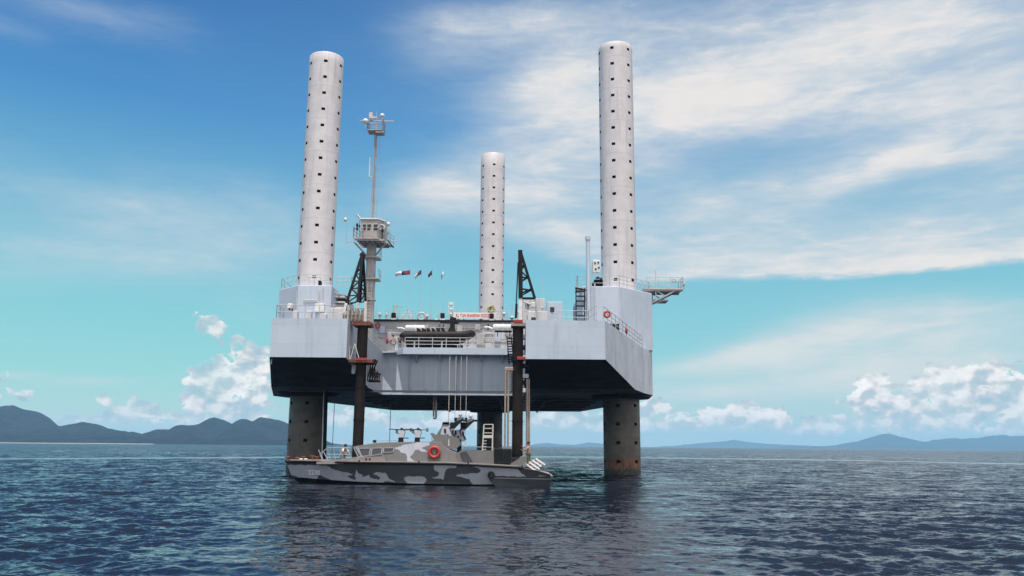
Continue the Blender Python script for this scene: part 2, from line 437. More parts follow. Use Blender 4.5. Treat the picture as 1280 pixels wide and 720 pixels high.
# ------------------------------------------------------------------ mesh helpers
class MB:
    def __init__(self):
        self.v, self.f, self.mi, self.sm = [], [], [], []

    def add(self, vs, fs, mi=0, smooth=False):
        o = len(self.v)
        self.v += [tuple(p) for p in vs]
        for f in fs:
            self.f.append(tuple(i + o for i in f))
            self.mi.append(mi)
            self.sm.append(smooth)
        return self

    def box(self, lo, hi, mi=0, bev=0.0):
        x0, y0, z0 = lo
        x1, y1, z1 = hi
        return self.prism([(x0, y0), (x1, y0), (x1, y1), (x0, y1)], z0, z1, mi, bev)

    def prism(self, poly, z0, z1, mi=0, bev=0.0):
        """vertical prism on a counter-clockwise plan outline; bev chamfers the upper and lower rims"""
        n = len(poly)
        if bev <= 0:
            vs = [(x, y, z0) for x, y in poly] + [(x, y, z1) for x, y in poly]
            fs = [tuple(range(n - 1, -1, -1)), tuple(range(n, 2 * n))]
            fs += [(i, (i + 1) % n, n + (i + 1) % n, n + i) for i in range(n)]
            return self.add(vs, fs, mi)
        cx, cy = sum(p[0] for p in poly) / n, sum(p[1] for p in poly) / n

        def ins(p):
            d = math.hypot(p[0] - cx, p[1] - cy) or 1
            k = max(0, 1 - bev * 1.41 / d)
            return (cx + (p[0] - cx) * k, cy + (p[1] - cy) * k)
        q = [ins(p) for p in poly]
        vs = [(x, y, z0) for x, y in q] + [(x, y, z0 + bev) for x, y in poly] + \
             [(x, y, z1 - bev) for x, y in poly] + [(x, y, z1) for x, y in q]
        fs = [tuple(range(n - 1, -1, -1)), tuple(range(3 * n, 4 * n))]
        for k in range(3):
            fs += [(k * n + i, k * n + (i + 1) % n, (k + 1) * n + (i + 1) % n, (k + 1) * n + i) for i in range(n)]
        return self.add(vs, fs, mi)

    def side(self, poly, y0, y1, mi=0):
        """profile in x,z (clockwise or not) swept from y0 to y1"""
        n = len(poly)
        vs = [(x, y0, z) for x, z in poly] + [(x, y1, z) for x, z in poly]
        fs = [tuple(range(n)), tuple(range(2 * n - 1, n - 1, -1))]
        fs += [((i + 1) % n, i, n + i, n + (i + 1) % n) for i in range(n)]
        return self.add(vs, fs, mi)

    def tube(self, p0, p1, r, r1=None, seg=8, mi=0, cap=True):
        p0, p1 = Vector(p0), Vector(p1)
        r1 = r if r1 is None else r1
        d = (p1 - p0)
        if d.length < 1e-6:
            return self
        d.normalize()
        a = d.orthogonal().normalized()
        b = d.cross(a)
        vs = []
        for p, rr in ((p0, r), (p1, r1)):
            for i in range(seg):
                t = 2 * math.pi * (i + .5) / seg
                vs.append(p + (a * math.cos(t) + b * math.sin(t)) * rr)
        self.add(vs, [(i, (i + 1) % seg, seg + (i + 1) % seg, seg + i) for i in range(seg)], mi, seg > 6)
        if cap:
            self.add(vs, [tuple(range(seg - 1, -1, -1)), tuple(range(seg, 2 * seg))], mi)
        return self

    def path(self, pts, r, seg=6, mi=0):
        for a, b in zip(pts[:-1], pts[1:]):
            self.tube(a, b, r, None, seg, mi)
        return self

    def bar(self, p0, p1, w, h=None, mi=0):
        """square section member"""
        p0, p1 = Vector(p0), Vector(p1)
        h = h or w
        d = (p1 - p0).normalized()
        up = Vector((0, 0, 1)) if abs(d.z) < .9 else Vector((0, 1, 0))
        a = d.cross(up).normalized() * (w / 2)
        b = a.cross(d).normalized() * (h / 2)
        vs = []
        for p in (p0, p1):
            vs += [p - a - b, p + a - b, p + a + b, p - a + b]
        return self.add(vs, [(0, 1, 2, 3), (7, 6, 5, 4), (0, 4, 5, 1), (1, 5, 6, 2), (2, 6, 7, 3), (3, 7, 4, 0)], mi)

    def lathe(self, prof, c=(0, 0, 0), axis='Z', seg=20, mi=0, smooth=True):
        """(r, h) profile turned about an axis through c"""
        c = Vector(c)
        vs = []
        for r, h in prof:
            for i in range(seg):
                t = 2 * math.pi * i / seg
                a, b = r * math.cos(t), r * math.sin(t)
                vs.append(c + (Vector((a, b, h)) if axis == 'Z' else Vector((h, a, b)) if axis == 'X' else Vector((b, h, a))))
        fs = []
        for k in range(len(prof) - 1):
            fs += [(k * seg + i, k * seg + (i + 1) % seg, (k + 1) * seg + (i + 1) % seg, (k + 1) * seg + i) for i in range(seg)]
        self.add(vs, fs, mi, smooth)
        return self

    def ball(self, c, r, mi=0, sz=1.0, seg=12):
        n = 8
        return self.lathe([(max(1e-4, r * math.sin(math.pi * k / n)), -r * sz * math.cos(math.pi * k / n)) for k in range(n + 1)], c, 'Z', seg, mi)

    def torus(self, c, Rr, r, axis='Y', seg=28, ts=10, mi=0, mi2=None, flat=1.0):
        c = Vector(c)
        vs, fs = [], []
        for i in range(seg):
            t = 2 * math.pi * i / seg
            for j in range(ts):
                q = 2 * math.pi * j / ts
                rr = Rr + r * math.cos(q)
                h = r * math.sin(q) * flat
                a, b = rr * math.cos(t), rr * math.sin(t)
                vs.append(c + (Vector((a, h, b)) if axis == 'Y' else Vector((a, b, h)) if axis == 'Z' else Vector((h, a, b))))
        for i in range(seg):
            m_ = mi2 if mi2 is not None and (i * 8 // seg) % 2 == 1 and (i * 16 // seg) % 4 == 2 else mi
            fs = [(i * ts + j, ((i + 1) % seg) * ts + j, ((i + 1) % seg) * ts + (j + 1) % ts, i * ts + (j + 1) % ts) for j in range(ts)]
            self.add(vs if i == 0 else [], [], m_)
            o = len(self.v) - len(vs)
            for f in fs:
                self.f.append(tuple(k + o for k in f))
                self.mi.append(m_)
                self.sm.append(True)
        return self

    def rail(self, pts, h=1.05, rails=3, gap=1.5, r=.028, post=.032, mi=0):
        """guard rail along a polyline of deck points"""
        pts = [Vector(p) for p in pts]
        for a, b in zip(pts[:-1], pts[1:]):
            n = max(1, round((b - a).length / gap))
            for k in range(n + 1):
                p = a.lerp(b, k / n)
                self.tube(p, p + Vector((0, 0, h)), post, None, 6, mi)
            for j in range(rails):
                dz = Vector((0, 0, h * (j + 1) / rails))
                self.tube(a + dz, b + dz, r, None, 6, mi)
        return self

    def ladder(self, p0, p1, w=.5, step=.3, r=.03, axis=(1, 0, 0), mi=0, rr=None):
        p0, p1, a = Vector(p0), Vector(p1), Vector(axis).normalized() * (w / 2)
        self.tube(p0 - a, p1 - a, r, None, 6, mi)
        self.tube(p0 + a, p1 + a, r, None, 6, mi)
        n = max(1, int((p1 - p0).length / step))
        for k in range(1, n):
            q = p0.lerp(p1, k / n)
            self.tube(q - a, q + a, rr or r * .8, None, 6, mi)
        return self

    def split(self):
        """separate builders for pieces that do not touch"""
        par = list(range(len(self.v)))

        def find(i):
            while par[i] != i:
                par[i] = par[par[i]]
                i = par[i]
            return i
        for f in self.f:
            r = find(f[0])
            for k in f[1:]:
                par[find(k)] = r
        comp = {}
        for i, p in enumerate(self.v):
            comp.setdefault(find(i), []).append(i)
        items = [[set([k]), [min(self.v[i][a] for i in ix) - .03 for a in range(3)], [max(self.v[i][a] for i in ix) + .03 for a in range(3)]]
                 for k, ix in comp.items()]
        merged = True
        while merged:
            merged = False
            for i in range(len(items)):
                for j in range(len(items) - 1, i, -1):
                    a, b = items[i], items[j]
                    if all(a[1][k] < b[2][k] and b[1][k] < a[2][k] for k in range(3)):
                        a[0] |= b[0]
                        a[1] = [min(p, q) for p, q in zip(a[1], b[1])]
                        a[2] = [max(p, q) for p, q in zip(a[2], b[2])]
                        items.pop(j)
                        merged = True
        out = []
        for roots, _, _ in items:
            m = MB()
            idx = {}
            for f, mi, smo in zip(self.f, self.mi, self.sm):
                if find(f[0]) in roots:
                    for k in f:
                        if k not in idx:
                            idx[k] = len(m.v)
                            m.v.append(self.v[k])
                    m.f.append(tuple(idx[k] for k in f))
                    m.mi.append(mi)
                    m.sm.append(smo)
            out.append(m)
        return out

    def build_each(self, name, mats, parent):
        return [m.build(name, mats, parent) for m in self.split()]

    def build(self, name, mats, parent=None, world_base=None):
        me = bpy.data.meshes.new(name)
        me.from_pydata(self.v, [], self.f)
        mats = mats if isinstance(mats, (list, tuple)) else [mats]
        for m in mats:
            me.materials.append(M[m] if isinstance(m, str) else m)
        me.polygons.foreach_set('material_index', self.mi)
        me.polygons.foreach_set('use_smooth', self.sm)
        me.update()
        o = bpy.data.objects.new(name, me)
        col.objects.link(o)
        if parent is not None:
            o.parent = parent
            q, off = parent, Vector((0, 0, 0))
            while q is not None:
                off += q.location
                q = q.parent
            o.location = -off          # meshes are modelled in place
        return o


def tag(o, label, cat, group=None, kind=None):
    if label:
        o['label'] = label
    if cat:
        o['category'] = cat
    if group:
        o['group'] = group
    if kind:
        o['kind'] = kind
    return o


def thing(name, label, cat, loc, group=None):
    o = bpy.data.objects.new(name, None)
    o.empty_display_size = .3
    col.objects.link(o)
    o.location = loc
    return tag(o, label, cat, group)


def own(name, mb, mats, label, cat, base, group=None):
    """a thing that is one mesh: origin moved to its base"""
    o = mb.build(name, mats)
    b = Vector(base)
    o.data.transform(Matrix.Translation(-b))
    o.location = b
    return tag(o, label, cat, group)


def copy_tree(o, loc, label, parent=None):
    c = o.copy()
    col.objects.link(c)
    if parent is None:
        c.location = loc
        c['label'] = label
    else:
        c.parent = parent
    for ch in list(o.children):
        copy_tree(ch, None, None, c)
    return c


def text_mesh(body, height, name, mat, parent, mtx, depth=.01, width=None, fat=.02):
    cu = bpy.data.curves.new(name, 'FONT')
    cu.body = body
    cu.size = 1.0
    cu.extrude = depth
    cu.offset = fat
    tmp = bpy.data.objects.new(name, cu)
    col.objects.link(tmp)
    C.view_layer.update()
    me = bpy.data.meshes.new_from_object(tmp.evaluated_get(C.evaluated_depsgraph_get()))
    bpy.data.objects.remove(tmp)
    xs = [v.co.x for v in me.vertices]
    ys = [v.co.y for v in me.vertices]
    me.transform(Matrix.Translation((-min(xs), -min(ys), 0)))
    w, h = max(xs) - min(xs), max(ys) - min(ys)
    me.transform(Matrix.Diagonal(((width / w) if width else height / h, height / h, 1, 1)))
    me.transform(mtx)
    me.materials.clear()
    me.materials.append(M[mat])
    me.name = name
    o = bpy.data.objects.new(name, me)
    col.objects.link(o)
    if parent is not None:
        o.parent = parent
        q, off = parent, Vector((0, 0, 0))
        while q is not None:
            off += q.location
            q = q.parent
        o.location = -off
    return o


# ------------------------------------------------------------------ sea
def slick_mask(x, y):
    xs = np.array([-2000, -300, -81, -48, 13, 77, 95, 300, 2000])
    ys = np.array([60, 90, 131, 168, 214, 190, 160, 110, 60.])
    yc = np.interp(x, xs, ys)
    return np.exp(-((y - yc) / (.055 * np.maximum(yc, 40) + 1)) ** 2)


def build_sea():
    rng = np.random.default_rng(5)
    rr = [7.0]
    while rr[-1] < 700:
        rr.append(rr[-1] * 1.0042)
    while rr[-1] < 10400:
        rr.append(rr[-1] * 1.035)
    rad = np.array(rr)
    front = np.linspace(-R(42), R(42), 820)
    backa = np.linspace(R(42), 2 * math.pi - R(42), 90)[1:-1]
    th = np.concatenate([front, backa])
    nr, nt = len(rad), len(th)
    X = rad[:, None] * np.sin(th)[None]
    Y = rad[:, None] * np.cos(th)[None]
    dth = np.concatenate([np.full(820, R(84) / 819), np.full(88, (2 * math.pi - R(84)) / 89)])
    cell = np.maximum(np.gradient(rad)[:, None], rad[:, None] * dth[None] * .55)
    Z = np.zeros_like(X)
    DX = np.zeros_like(X)
    DY = np.zeros_like(X)
    def lee(x, y):
        f = lambda v: np.clip(v, 0, 1) ** 2 * (3 - 2 * np.clip(v, 0, 1))
        yy = np.clip(y, 0, 70)
        cx = -2.6 * yy / 60
        hw = 2.6 + 13.5 * yy / 60
        return f(1.7 - 1.25 * np.abs(x - cx) / hw) * f((74 - y) / 18) * f((y + 6) / 12)
    LEE = lee(X, Y)
    calm = (1 - .75 * slick_mask(X, Y)) * (1 - .66 * LEE)
    gust = .8 + .25 * np.sin(X * .045 + 1.3 * np.sin(Y * .021)) * np.sin(Y * .033 + 2.0 + np.sin(X * .027))
    for i in range(110):
        lam = .20 * (6.5 / .20) ** (rng.random() ** 1.15)
        k = 2 * math.pi / lam
        d = rng.normal(0, .70) + R(190)
        amp = .0088 * lam * (.6 + .8 * rng.random()) / (1 + (lam / 2.1) ** 1.7)
        ph = rng.random() * 2 * math.pi
        kx, ky = k * math.sin(d), k * math.cos(d)
        fade = np.clip((lam / cell - 2.2) / 2.5, 0, 1) * calm * gust
        a = kx * X + ky * Y + ph
        s, c = np.sin(a), np.cos(a)
        Z += amp * fade * s
        q = .62
        DX += q * amp * fade * math.sin(d) * c
        DY += q * amp * fade * math.cos(d) * c
    X2, Y2 = X + DX, Y + DY
    co = np.stack([X2, Y2, Z], -1).reshape(-1, 3)
    co = np.vstack([co, [[0, 0, 0]]])
    i, j = np.meshgrid(np.arange(nr - 1), np.arange(nt), indexing='ij')
    j2 = (j + 1) % nt
    quads = np.stack([i * nt + j, (i + 1) * nt + j, (i + 1) * nt + j2, i * nt + j2], -1).reshape(-1, 4)[:, ::-1]
    tri = np.stack([np.full(nt, nr * nt), (np.arange(nt) + 1) % nt, np.arange(nt)], -1)[:, ::-1]
    tri = tri[:, ::-1]
    me = bpy.data.meshes.new('sea')
    nq = len(quads)
    me.vertices.add(len(co))
    me.vertices.foreach_set('co', co.ravel())
    me.loops.add(nq * 4 + nt * 3)
    me.loops.foreach_set('vertex_index', np.concatenate([quads.ravel(), tri.ravel()]))
    me.polygons.add(nq + nt)
    me.polygons.foreach_set('loop_start', np.concatenate([np.arange(nq) * 4, nq * 4 + np.arange(nt) * 3]))
    me.polygons.foreach_set('use_smooth', np.ones(nq + nt, bool))
    me.update(calc_edges=True)
    me.validate()
    wash = np.zeros_like(X)
    for lx, ly in ((10.87, 82.0), (-20.0, 82.0), (-3.0, 118.0)):
        wash = np.maximum(wash, np.exp(-np.clip(np.hypot(X - lx, Y - ly) - 1.8, 0, 99) / 1.1))
    hull_d = np.hypot(np.clip(np.abs(X + 6.5) - 9.0, 0, 99), np.clip(np.abs(Y - 58.6) - 2.2, 0, 99))
    wash = np.maximum(wash, .42 * np.exp(-hull_d / .5))
    wa = me.attributes.new('wash', 'FLOAT', 'POINT')
    wa.data.foreach_set('value', np.append(wash.ravel(), 0.0).astype(np.float32))
    at = me.attributes.new('slick', 'FLOAT', 'POINT')
    at.data.foreach_set('value', np.append(np.maximum(slick_mask(X, Y), .72 * LEE).ravel(), 0.0).astype(np.float32))
    m, t, b = principled('sea_water', (.008, .012, .021), .05)
    b.inputs['IOR'].default_value = 1.333
    b.inputs['Specular IOR Level'].default_value = .5
    tc = t.new('ShaderNodeTexCoord').outputs['Object']
    b.inputs['Specular Tint'].default_value = (.66, .65, .97, 1)
    an = t.new('ShaderNodeAttribute', attribute_name='slick')
    geo = t.new('ShaderNodeNewGeometry')

    def slopes(vec, scale, detail, k, lean):
        n = t.new('ShaderNodeTexNoise')
        t.l.new(vec, n.inputs['Vector'])
        n.inputs['Scale'].default_value, n.inputs['Detail'].default_value, n.inputs['Roughness'].default_value = scale, detail, .68
        n.inputs['Distortion'].default_value = .3
        v = t.new('ShaderNodeVectorMath', operation='MULTIPLY_ADD')
        t.l.new(n.outputs['Color'], v.inputs[0])
        v.inputs[1].default_value = (k, k, 0)
        v.inputs[2].default_value = (-k / 2, -k / 2 - lean, 0)
        return v.outputs[0]
    s1 = slopes(t.mapping(tc, rot=(0, 0, R(10)), scale=(.7, 1.3, 1)), 3.6, 5, 1.3, .08)
    s2 = slopes(t.mapping(tc, (3, 8, 0), (0, 0, R(-18)), (.7, 1.25, 1)), .55, 5, 1.15, .10)
    patch = t.noise(t.mapping(tc, scale=(.5, 1, 1)), .030, 4, .55)
    ad = t.new('ShaderNodeVectorMath', operation='ADD')
    t.l.new(s1, ad.inputs[0])
    t.l.new(s2, ad.inputs[1])
    s3 = slopes(t.mapping(tc, (1, 5, 0), (0, 0, R(35)), (.9, 1.2, 1)), 9.0, 3, .7, .0)
    ad3 = t.new('ShaderNodeVectorMath', operation='ADD')
    t.l.new(ad.outputs[0], ad3.inputs[0])
    t.l.new(s3, ad3.inputs[1])
    sc = t.new('ShaderNodeVectorMath', operation='SCALE')
    t.l.new(ad3.outputs[0], sc.inputs[0])
    amt = t.m('MULTIPLY', t.step(patch, .3, .7, .75, 1.1), t.m('MULTIPLY_ADD', an.outputs['Fac'], -.85, 1.0))
    t.put(sc.inputs['Scale'], amt)
    fa = t.new('ShaderNodeAttribute', attribute_name='wash')
    fn = t.noise(tc, 2.6, 7, .72, .4)
    foam = t.step(t.m('ADD', t.m('MULTIPLY', fa.outputs['Fac'], .52), fn), .80, .94)
    t.put(b.inputs['Base Color'], t.mix(t.m('MULTIPLY', foam, .8), (.008, .012, .021), (.55, .58, .60)))
    t.put(b.inputs['Roughness'], t.step(foam, 0, 1, .05, .6))
    a2 = t.new('ShaderNodeVectorMath', operation='ADD')
    t.l.new(geo.outputs['Normal'], a2.inputs[0])
    t.l.new(sc.outputs[0], a2.inputs[1])
    nm = t.new('ShaderNodeVectorMath', operation='NORMALIZE')
    t.l.new(a2.outputs[0], nm.inputs[0])
    t.l.new(nm.outputs[0], b.inputs['Normal'])
    me.materials.append(m)
    o = bpy.data.objects.new('sea', me)
    col.objects.link(o)
    o['kind'] = 'structure'
    return o


build_sea()


# ------------------------------------------------------------------ far islands
def ridge(name, prof, Y, depth, mat, seed, wob, beach=False):
    """an island: profile given as photograph points of its skyline, raised at distance Y with slopes fore and aft"""
    rng = np.random.default_rng(seed)
    pts = [P(px, py, Y) for px, py in prof]
    xs = np.array([p.x for p in pts])
    zs = np.array([p.z for p in pts])
    n = 900
    X = np.linspace(xs[0], xs[-1], n)
    crest = np.maximum(np.interp(X, xs, zs), -.5)
    jag = np.zeros(n)
    for k in range(3, 10):
        jag += np.sin(X / depth * 5.5 * 1.7 ** k + rng.random() * 6.28) / 1.42 ** (k - 2)
    crest = crest + jag * (zs.max() * .020) * np.clip(crest / zs.max() * 3, 0, 1)
    rows = 60
    V = np.linspace(-1, 1, rows)
    ph = rng.random((10, 3)) * 6.28
    W = rng.uniform(1, 7, (10, 2))
    hs = zs.max()
    vs = []
    for v in V:
        yy = Y + v * depth
        base = crest * (1 - abs(v) ** 1.25)
        nz = np.zeros(n)
        for k in range(10):
            nz += np.sin(X / depth * W[k, 0] * 3 + v * W[k, 1] * 1.6 + ph[k, 0]) / (1 + k * .4)
        ravine = np.abs(np.sin(X / depth * 9 + 1.5 * np.sin(v * 4 + ph[0, 1]) + ph[1, 2]))
        zz = base + wob * hs * nz * .06 * abs(v) * (1 - abs(v)) * 4 - hs * .10 * wob * ravine * (abs(v) * (1 - abs(v)) * 4) * (crest / hs)
        if abs(v) > .97:
            zz = np.full(n, -1.0)
        vs += [(x, yy, max(z, -1.0)) for x, z in zip(X, zz)]
    fs = [(i * n + j, i * n + j + 1, (i + 1) * n + j + 1, (i + 1) * n + j) for i in range(rows - 1) for j in range(n - 1)]
    mb = MB().add(vs, fs, 0, True)
    o = mb.build(name, mat)
    o['kind'] = 'structure'
    return o


def forest(name, c1, c2, scale):
    m, t, b = principled(name, c1, .95, 0, .1)
    tc = t.new('ShaderNodeTexCoord').outputs['Object']
    n = t.noise(tc, scale, 8, .7)
    t.put(b.inputs['Base Color'], t.mix(t.step(n, .38, .62), c1, c2))
    bp = t.new('ShaderNodeBump')
    bp.inputs['Distance'].default_value = 25
    bp.inputs['Strength'].default_value = .8
    t.l.new(n, bp.inputs['Height'])
    t.l.new(bp.outputs[0], b.inputs['Normal'])
    return m


M['forest'] = forest('island_forest', (.005, .013, .026), (.018, .028, .044), .02)  # forest tones shifted to blue, distance haze put into the colour
M['sand'] = paint('beach_sand', (.34, .28, .22), (.26, .22, .17), .05, .95)
LEFT = [(-260, 555), (-220, 540), (-150, 520), (-110, 528), (-60, 518), (-25, 510), (0, 507.5), (10, 505.5), (18, 507.5), (28, 513), (45, 523), (62, 531.5), (78, 537),
        (90, 530.5), (104, 527), (115, 531), (130, 537.5), (155, 539), (175, 541), (190, 539), (198, 537.5), (210, 543), (230, 545), (244, 545),
        (251, 535), (261, 523), (268, 521), (277, 526), (295, 532), (310, 529), (325, 521.5), (335, 522.5), (350, 527), (366, 534), (385, 545), (400, 556)]
ridge('hills', LEFT, 2300, 420, 'forest', 3, 1.0)
low = [(-260, 553), (-100, 546), (0, 540), (40, 541), (80, 544), (130, 543), (200, 547), (260, 549), (330, 548), (372, 555)]
ridge('hills', low, 1850, 150, 'forest', 8, .8)
bs = MB()
bx = [P(px, 552, 1690) for px in range(-260, 200, 10)]
n_ = len(bx)
bs.add([(p.x, 1690 + 6 * math.sin(i * .7), -.3) for i, p in enumerate(bx)] + [(p.x, 1705, 1.3) for p in bx] + [(p.x, 1760, 1.0) for p in bx],
       [(k * n_ + i, k * n_ + i + 1, (k + 1) * n_ + i + 1, (k + 1) * n_ + i) for k in range(2) for i in range(n_ - 1)], 0, True)
bs.build('beach', 'sand')['kind'] = 'structure'
RIGHT = [(1000, 562), (1030, 560), (1052, 555.5), (1075, 551.5), (1088, 547), (1098, 544), (1110, 542), (1122, 545), (1138, 549.5), (1152, 553), (1166, 550.5),
         (1185, 548), (1205, 548.5), (1225, 547.5), (1238, 545), (1252, 543.5), (1266, 545), (1282, 545.5), (1340, 540), (1400, 548), (1500, 562)]
ridge('hills', RIGHT, 8000, 700, 'forest', 12, .8)
ridge('hills', [(820, 560), (850, 556.5), (880, 553.5), (905, 551.5), (918, 549.5), (932, 552), (955, 554.5), (985, 556), (1010, 557), (1060, 562)], 10300, 480, 'forest', 14, .6)
ridge('hills', [(655, 559), (668, 555), (684, 553.5), (700, 555.5), (720, 556), (735, 553), (758, 555), (790, 560)], 10200, 430, 'forest', 15, .6)

# the air over the water
hz = MB().box((-11000, -11000, -7.5), (11000, 11000, 165))
hzo = hz.build('haze', [])
hm = bpy.data.materials.new('sea_air')
hm.use_nodes = True
hn = NT(hm.node_tree)
hm.node_tree.nodes.clear()
pv = hn.new('ShaderNodeVolumePrincipled')
pv.inputs['Color'].default_value = (.40, .73, 1.0, 1)
pv.inputs['Density'].default_value = 1.2e-4
pv.inputs['Anisotropy'].default_value = 0.0
ho = hn.new('ShaderNodeOutputMaterial')
hn.l.new(pv.outputs[0], ho.inputs['Volume'])
hzo.data.materials.append(hm)
hzo['kind'] = 'stuff'

# ------------------------------------------------------------------ jack-up platform
DK, BT, NOSE, YF, YR = 11.85, 7.6, 8.95, 60.7, 73.0
LEGS = {'R': (10.87, 82.0), 'L': (-20.0, 82.0), 'B': (-3.0, 118.0)}
plat = thing('jackup_platform', 'grey jack-up sea platform standing on three tall white cylindrical legs', 'platform', (-4, 88, 0))


def zb(y):
    return BT if y >= YR else NOSE + (BT - NOSE) * (y - YF) / (YR - YF)


def on(p, q, y):
    k = (y - p[1]) / (q[1] - p[1])
    return (p[0] + (q[0] - p[0]) * k, y)


a_, b_, d_, e_ = (1.05, YF), (6.95, YF), (12.55, 78.0), (13.85, 81.0)
k_, l_, m_, n__, o_ = (-25.0, 87.3), (-17.85, YF), (-12.2, YF), (-12.95, 83.0), (1.2, 83.0)
br, ar, lr_, mr = on(b_, d_, YR), on(a_, o_, YR), on(l_, k_, YR), on(m_, n__, YR)
rear = [(13.85, 92.0), (12.6, 104.0), (10.0, 121.5), (-17.2, 121.5), (-21.5, 104.0)]
plan = [a_, b_, br, d_, e_] + rear + [k_, lr_, l_, m_, mr, n__, o_, ar]
N = len(plan)
hull = MB()
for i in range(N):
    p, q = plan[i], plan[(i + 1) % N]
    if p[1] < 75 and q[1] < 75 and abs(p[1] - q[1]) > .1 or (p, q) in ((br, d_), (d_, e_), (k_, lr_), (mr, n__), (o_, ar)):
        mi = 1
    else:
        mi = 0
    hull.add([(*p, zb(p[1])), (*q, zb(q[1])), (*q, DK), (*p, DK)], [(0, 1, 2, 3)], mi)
hull.add([(*p, DK) for p in plan], [tuple(range(N))], 3)
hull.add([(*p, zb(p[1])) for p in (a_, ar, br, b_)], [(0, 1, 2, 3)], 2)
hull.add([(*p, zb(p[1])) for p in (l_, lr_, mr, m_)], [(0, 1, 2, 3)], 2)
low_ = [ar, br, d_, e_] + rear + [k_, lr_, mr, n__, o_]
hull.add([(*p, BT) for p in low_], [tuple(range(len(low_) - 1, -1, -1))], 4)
hull.build('hull', ['hull', 'hull_lit', 'under', 'deckgrey', 'bottom'], plat)

# plating seams, ribs and small fittings of the walls
rb = MB()
for px in (512, 549.5, 570.5, 601.5, 633):
    x = PX(px, 82.9, 9.5)
    w = .10 if px in (549.5, 601.5) else .05
    rb.box((x - w / 2, 82.9 - .10, BT + .12), (x + w / 2, 82.998, DK - .75 if w > .06 else DK - .3))
for px in (514, 532, 553, 571.5, 584, 622):
    x = PX(px, 82.9, 8)
    rb.box((x - .04, 82.78, BT + .25), (x + .04, 82.998, BT + .75))
rb.box((-12.9, 82.80, BT - .03), (1.15, 82.997, BT + .10))
rb.build_each('wall_rib', 'hull', plat)
# overhanging deck edge of the waist
bw = MB()
x0, x1 = PX(505, 82.4, 11.9), 1.15
bw.prism([(x0 - .9, 82.97), (x0, 81.7), (x1, 81.7), (x1, 82.97)], DK - .32, DK + .34, 0, .02)
bw.prism([(n__[0] + .02, 82.97), (n__[0] + .02, 82.3), (x0 - .8, 81.75), (x0 - .75, 82.97)], DK - .16, DK - .003)
bw.build('deck_edge', 'hull', plat)
br_ = MB()
for px in (520, 549.5, 571, 601.5, 628):
    x = PX(px, 82, 11.3)
    br_.add([(x - .05, 82.97, DK - 1.1), (x - .05, 82.97, DK - .33), (x - .05, 81.85, DK - .33), (x + .05, 82.97, DK - 1.1), (x + .05, 82.97, DK - .33), (x + .05, 81.85, DK - .33)],
            [(0, 1, 2), (5, 4, 3), (0, 3, 4, 1), (1, 4, 5, 2), (2, 5, 3, 0)])
br_.build_each('edge_bracket', 'hull', plat)

# beams and pipes on the flat bottom
q = MB()
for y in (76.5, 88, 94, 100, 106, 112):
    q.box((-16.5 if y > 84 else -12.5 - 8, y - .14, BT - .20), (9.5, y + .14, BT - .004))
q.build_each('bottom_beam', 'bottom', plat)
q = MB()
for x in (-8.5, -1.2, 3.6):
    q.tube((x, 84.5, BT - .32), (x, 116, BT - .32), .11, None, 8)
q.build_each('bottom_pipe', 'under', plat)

# spud wells: collars where the legs pass the bottom
for k in LEGS:
    x, y = LEGS[k]
    c = MB().lathe([(1.95, BT - .32), (2.75, BT - .32), (3.05, BT - .02), (1.95, BT - .02), (1.95, BT - .32)], (x, y, 0), 'Z', 36)
    c.build('leg_collar', 'under', plat)


def leg(key, top, theta0, first):
    cx, cy = LEGS[key]
    rad, sp, hh, ha = 1.79, 1.775, .145, R(6.0)
    ang = []
    for c in range(6):
        a = theta0 + c * math.pi / 3
        ang += [a - math.pi / 6 + (math.pi / 6 - ha) * k / 4 for k in range(4)] + [a - ha, a + ha]
        ang += [a + ha + (math.pi / 6 - ha) * k / 4 for k in range(1, 4)]
    na = len(ang)
    hole_col = {9 * c + 4 for c in range(6)}
    zs, hole_row = [-6.0], set()
    z = first
    while z < top - .5:
        zs += [z - hh, z + hh]
        hole_row.add(len(zs) - 2)
        z += sp
    zs += [top - .10, top]
    pt = lambda a, r, z: (cx + r * math.sin(a), cy - r * math.cos(a), z)
    mb = MB()
    vs = [pt(a, rad if i < len(zs) - 1 else rad - .06, z) for i, z in enumerate(zs) for a in ang]
    fs = []
    for i in range(len(zs) - 1):
        for j in range(na):
            if i in hole_row and j in hole_col:
                continue
            fs.append((i * na + j, i * na + (j + 1) % na, (i + 1) * na + (j + 1) % na, (i + 1) * na + j))
    mb.add(vs, fs, 0, True)
    for i in hole_row:
        for j in hole_col:
            a0, a1 = ang[j], ang[(j + 1) % na]
            q = [pt(a0, rad, zs[i]), pt(a1, rad, zs[i]), pt(a1, rad, zs[i + 1]), pt(a0, rad, zs[i + 1])]
            w = [pt(a0, rad - .45, zs[i]), pt(a1, rad - .45, zs[i]), pt(a1, rad - .45, zs[i + 1]), pt(a0, rad - .45, zs[i + 1])]
            mb.add(q + w, [(0, 4, 5, 1), (1, 5, 6, 2), (2, 6, 7, 3), (3, 7, 4, 0), (4, 7, 6, 5)], 1)  # recess faces blackened, standing in for the dark inside the hollow leg
    # closed top with an inset lid
    t0 = [pt(a, rad - .06, top) for a in ang]
    t1 = [pt(a, rad - .16, top) for a in ang]
    t2 = [pt(a, rad - .18, top - .25) for a in ang]
    mb.add(t0 + t1 + t2, [(j, (j + 1) % na, na + (j + 1) % na, na + j) for j in range(na)] +
           [(na + j, na + (j + 1) % na, 2 * na + (j + 1) % na, 2 * na + j) for j in range(na)] + [tuple(2 * na + j for j in range(na))], 0)
    return mb.build('leg', ['leg', 'black'], plat)


